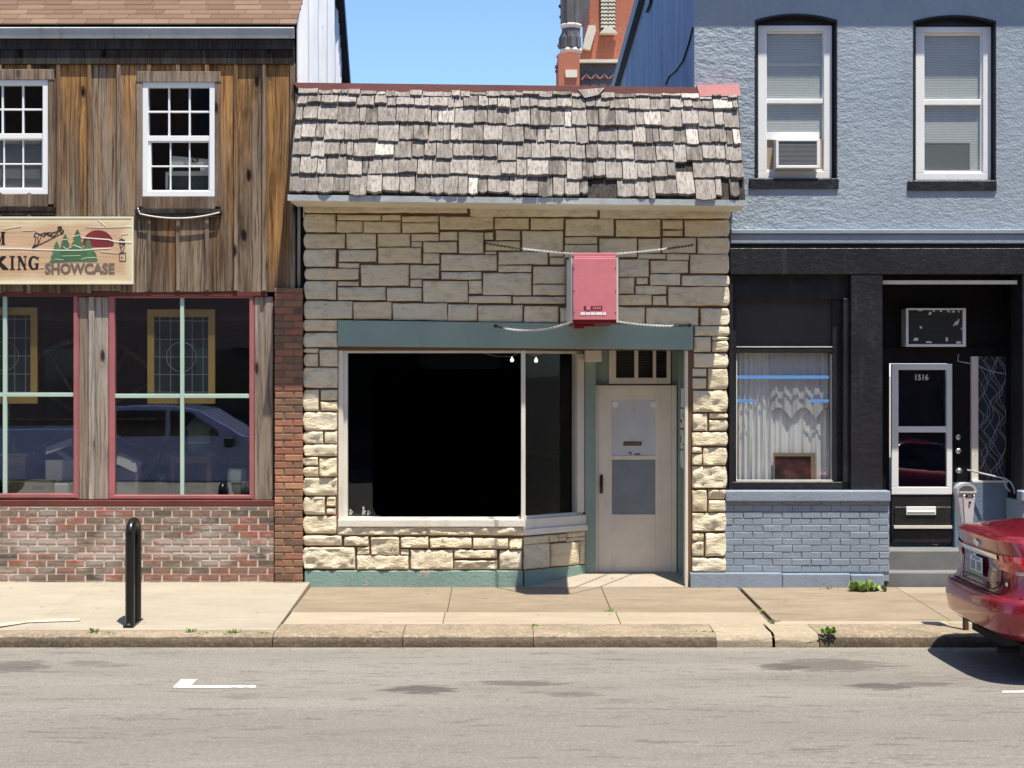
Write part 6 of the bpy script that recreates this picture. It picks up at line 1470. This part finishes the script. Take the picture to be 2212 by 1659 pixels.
E_ = [(-.075, -.012), (-.03, -.018), (-.03, -.03), (.03, -.03), (.035, -.018), (.085, -.012), (.075, .014), (.03, .018), (.03, .03), (-.03, .03), (-.035, .018), (-.085, .014)]
P = [rear(a, 1.072 + b, .012) for a, b in E_]; Q = [rear(a, 1.072 + b, .0) for a, b in E_]
ne = len(E_); mb.add(P + Q, [list(range(ne)), list(range(2 * ne - 1, ne - 1, -1))] + [(i, (i + 1) % ne, ne + (i + 1) % ne, ne + i) for i in range(ne)]); mb.build('emblem', M['chrome'], car)
for sy in (-1, 1):
    mb = MB()
    zf = lambda a, b: (.88 + .03 * (1 - a)) + (1.03 - .88 - .04 * (1 - a) ** 2) * b
    f = lambda a, b: rear(sy * (.47 + .375 * a), zf(a, b), .012 + .01 * math.sin(math.pi * min(1, max(0, b))) * math.sin(math.pi * a))
    mb.grid(12, 6, f); g_ = [f(a / 12, 0) for a in range(13)]
    lm = mb.build('tail_lamp', M['lamp'], car, smooth=True)
    mb = MB(); f2 = lambda a, b: rear(sy * (.72 + .09 * a), .892 + .035 * b * (1 - .3 * a), .026); mb.grid(5, 3, f2); mb.build('reverse_lamp', M['lampclear'], lm, smooth=True)
mb = MB(); patch(mb, -.60, .60, .338, .37, 16, 2, .004); mb.build('lower_valance', M['black'], car, recalc=False)
mb = MB(); mb.box(XC + .3, XC + 4.3, YCc - .72, YCc + .72, ZR + .20, ZR + .30); mb.tube([(XC + .3, YCc - .45, ZR + .24), (XC + .12, YCc - .45, ZR + .24)], .03, 10); mb.build('underbody', M['rubber'], car)
mb = MB(); p0 = rear(-.60, .80, .006); mb.box(p0.x - .002, p0.x + .004, p0.y - .02, p0.y + .02, p0.z - .015, p0.z + .015); mb.build('trim_badge', M['chrome'], car)

# ================================================================== WEEDS
M['leaf'] = paint('weed_leaf', (.20, .30, .07), .6, .4, .25, 0, dirtc=(.13, .13, .04))
M['leafdry'] = paint('dry_weed', (.17, .16, .07), .7, .3, .3, 0)
def weed(u, v, n, h, sp, lab, mat='leaf', broad=.3, dz=0):
    c0 = G(u, v); mb = MB(); c0.z += dz
    for i in range(n):
        a = rnd.uniform(0, 2 * math.pi); l_ = h * rnd.uniform(.5, 1.0); lean = rnd.uniform(.2, 1.3); b0 = c0 + Vector((rnd.gauss(0, sp), rnd.gauss(0, min(sp, .04) * .5), -.01)); d = Vector((math.cos(a), math.sin(a), 0)); s_ = Vector((-d.y, d.x, 0)); wd = l_ * rnd.uniform(.6, 1.2) * broad
        P = []
        for j, (f, ww) in enumerate(((0, .25), (.35, .9), (.7, .8), (1, .05))):
            p = b0 + d * (l_ * lean * f) * .7 + Vector((0, 0, l_ * (f - .45 * lean * f * f)))
            P += [p - s_ * wd * ww * .5, p + s_ * wd * ww * .5 + Vector((0, 0, .002))]
        mb.add(P, [(0, 1, 3, 2), (2, 3, 5, 4), (4, 5, 7, 6)], rnd.random())
    tag(mb.build('weed', M[mat], recalc=False, origin=c0), lab, 'weed', 'weeds growing in the pavement cracks')
weed(1864, 1277, 75, .16, .08, 'big leafy green weed at the foot of the blue plinth', broad=.5)
weed(1790, 1271, 24, .06, .05, 'low brownish weed left of the big leafy weed', 'leafdry')
weed(206, 1366, 16, .075, .02, 'upright small weed at the kerb left of the bike rack', dz=.01)
weed(228, 1368, 30, .03, .06, 'flat creeping weed at the kerb left of the bike rack', dz=.006)
weed(412, 1366, 16, .07, .02, 'upright weed at the kerb right of the bike rack', dz=.01)
weed(446, 1368, 36, .028, .08, 'thin row of weeds along the kerb right of the bike rack', 'leafdry', dz=.006)
weed(499, 1367, 50, .05, .04, 'dense low green weed clump at the kerb of the new pavement', dz=.008)
weed(568, 1368, 22, .035, .03, 'small weed at the kerb near the end of the new pavement', dz=.006)
weed(71, 1371, 12, .03, .02, 'tiny weed at the kerb by the left edge of the photo', dz=.006)
weed(821, 1366, 26, .035, .035, 'thin dark weed on the kerb below the big shop window', 'leafdry')
weed(1153, 1352, 40, .04, .02, 'dark weed filling a kerb joint in front of the shop bay', broad=.35)
weed(1316, 1320, 34, .05, .03, 'small leafy weed in the sidewalk crack before the shop door')
weed(1497, 1364, 20, .03, .03, 'leftmost of three tiny kerb weeds right of the shop door')
weed(1520, 1364, 20, .032, .02, 'middle of three tiny kerb weeds right of the shop door')
weed(1544, 1365, 20, .035, .02, 'rightmost of three tiny kerb weeds right of the shop door')
weed(1672, 1371, 30, .045, .03, 'weed in the broken kerb below the blue brick wall', 'leafdry')
weed(1792, 1396, 50, .085, .03, 'bright weed hanging over the kerb face below the blue wall', broad=.45, dz=.02)
weed(1640, 1318, 40, .03, .02, 'grass tuft along the slanting sidewalk crack', broad=.3)
weed(1668, 1342, 26, .03, .02, 'small grass tuft at the lower end of the slanting crack', broad=.3)

# ================================================================== ACROSS THE STREET (seen as reflections in the shop glass)
M['truckblue'] = plain('dark_blue_truck_paint', (.20, .235, .40), .25, .0, .5, 1.0)
tk = thing('pickup_truck', 'dark blue crew cab pickup truck reflected in the left shop windows', 'truck', (-7.6, -13.2, -.2))
MT = lambda u, v: W(u, v, 13.2)                               # mirror image plane
zg = -.2
def tx(u): return MT(u, 0).x
def tzv(v): return MT(0, v).z
prof = [(-11.6, zg + .45), (-11.65, tzv(925)), (tx(160), tzv(923)), (tx(238), tzv(925)), (tx(246), tzv(884)), (tx(262), tzv(877)), (tx(330), tzv(873)), (tx(400), tzv(874)), (tx(450), tzv(884)), (tx(500), tzv(913)), (tx(540), tzv(938)), (-4.0, tzv(950)), (-3.55, tzv(965)), (-3.45, zg + .5), (-3.6, zg + .42)]
mb = MB(); mb.prism(prof, -14.15, -12.25); mb.build('body', M['truckblue'], tk, bev=.05, seg=2)
mb = MB()
for a in ([(268, 930), (268, 890), (276, 884), (378, 884), (378, 938), (285, 938)], [(388, 938), (388, 884), (430, 888), (488, 925), (493, 938)]):
    mb.prism([(tx(u), tzv(v)) for u, v in a], -12.25, -12.235)
    mb.prism([(tx(u), tzv(v)) for u, v in a], -14.165, -14.15)
mb.build('window', M['carglass'], tk)
for x in (-10.3, -4.9):
    for y in (-12.45, -13.95):
        mb = MB(); mb.lathe((x, y, zg + .38), [(.22, -.13), (.36, -.13), (.39, -.09), (.39, .13), (.36, .16), (.22, .13)], 28, axis='y'); wh = mb.build('wheel', M['rubber'], tk, smooth=True, angle=40)
        mb = MB(); mb.lathe((x, y, zg + .38), [(.1, -.15), (.22, -.12), (.22, .12), (.1, .17)], 16, axis='y'); mb.build('rim', M['steel'], wh)
mb = MB(); mb.box(tx(505), tx(525), -12.23, -12.0, tzv(960), tzv(938)); mb.build('mirror', M['black'], tk, bev=.03)
mb = MB(); mb.box(tx(320), tx(338), -12.245, -12.22, tzv(972), tzv(968)); mb.box(tx(430), tx(448), -12.245, -12.22, tzv(972), tzv(968)); mb.build('handle', M['truckblue'], tk)
M['brickopp'] = m_brick('opposite_brick', [(0, (.14, .09, .07)), (1, (.18, .11, .085))])
ob = thing('opposite_building', 'dark brick building across the street, seen only as reflection in glass', 'building', (0, -24, 0))
mb = MB(); mb.box(-45, 45, -30, -22, -.3, 13); mb.build('wall', M['brickopp'], ob)
for i in range(11):
    for zz_ in (.8, 4.6, 8.6):
        mb = MB(); mb.box(-20 + i * 4, -18.2 + i * 4, -21.99, -21.95, zz_, zz_ + 2.2); mb.build('window', M['carglass'], ob)
mb = MB(); mb.box(-45, 45, -22, -21.7, 12.6, 13.2); mb.build('cornice', M['palestone'], ob)
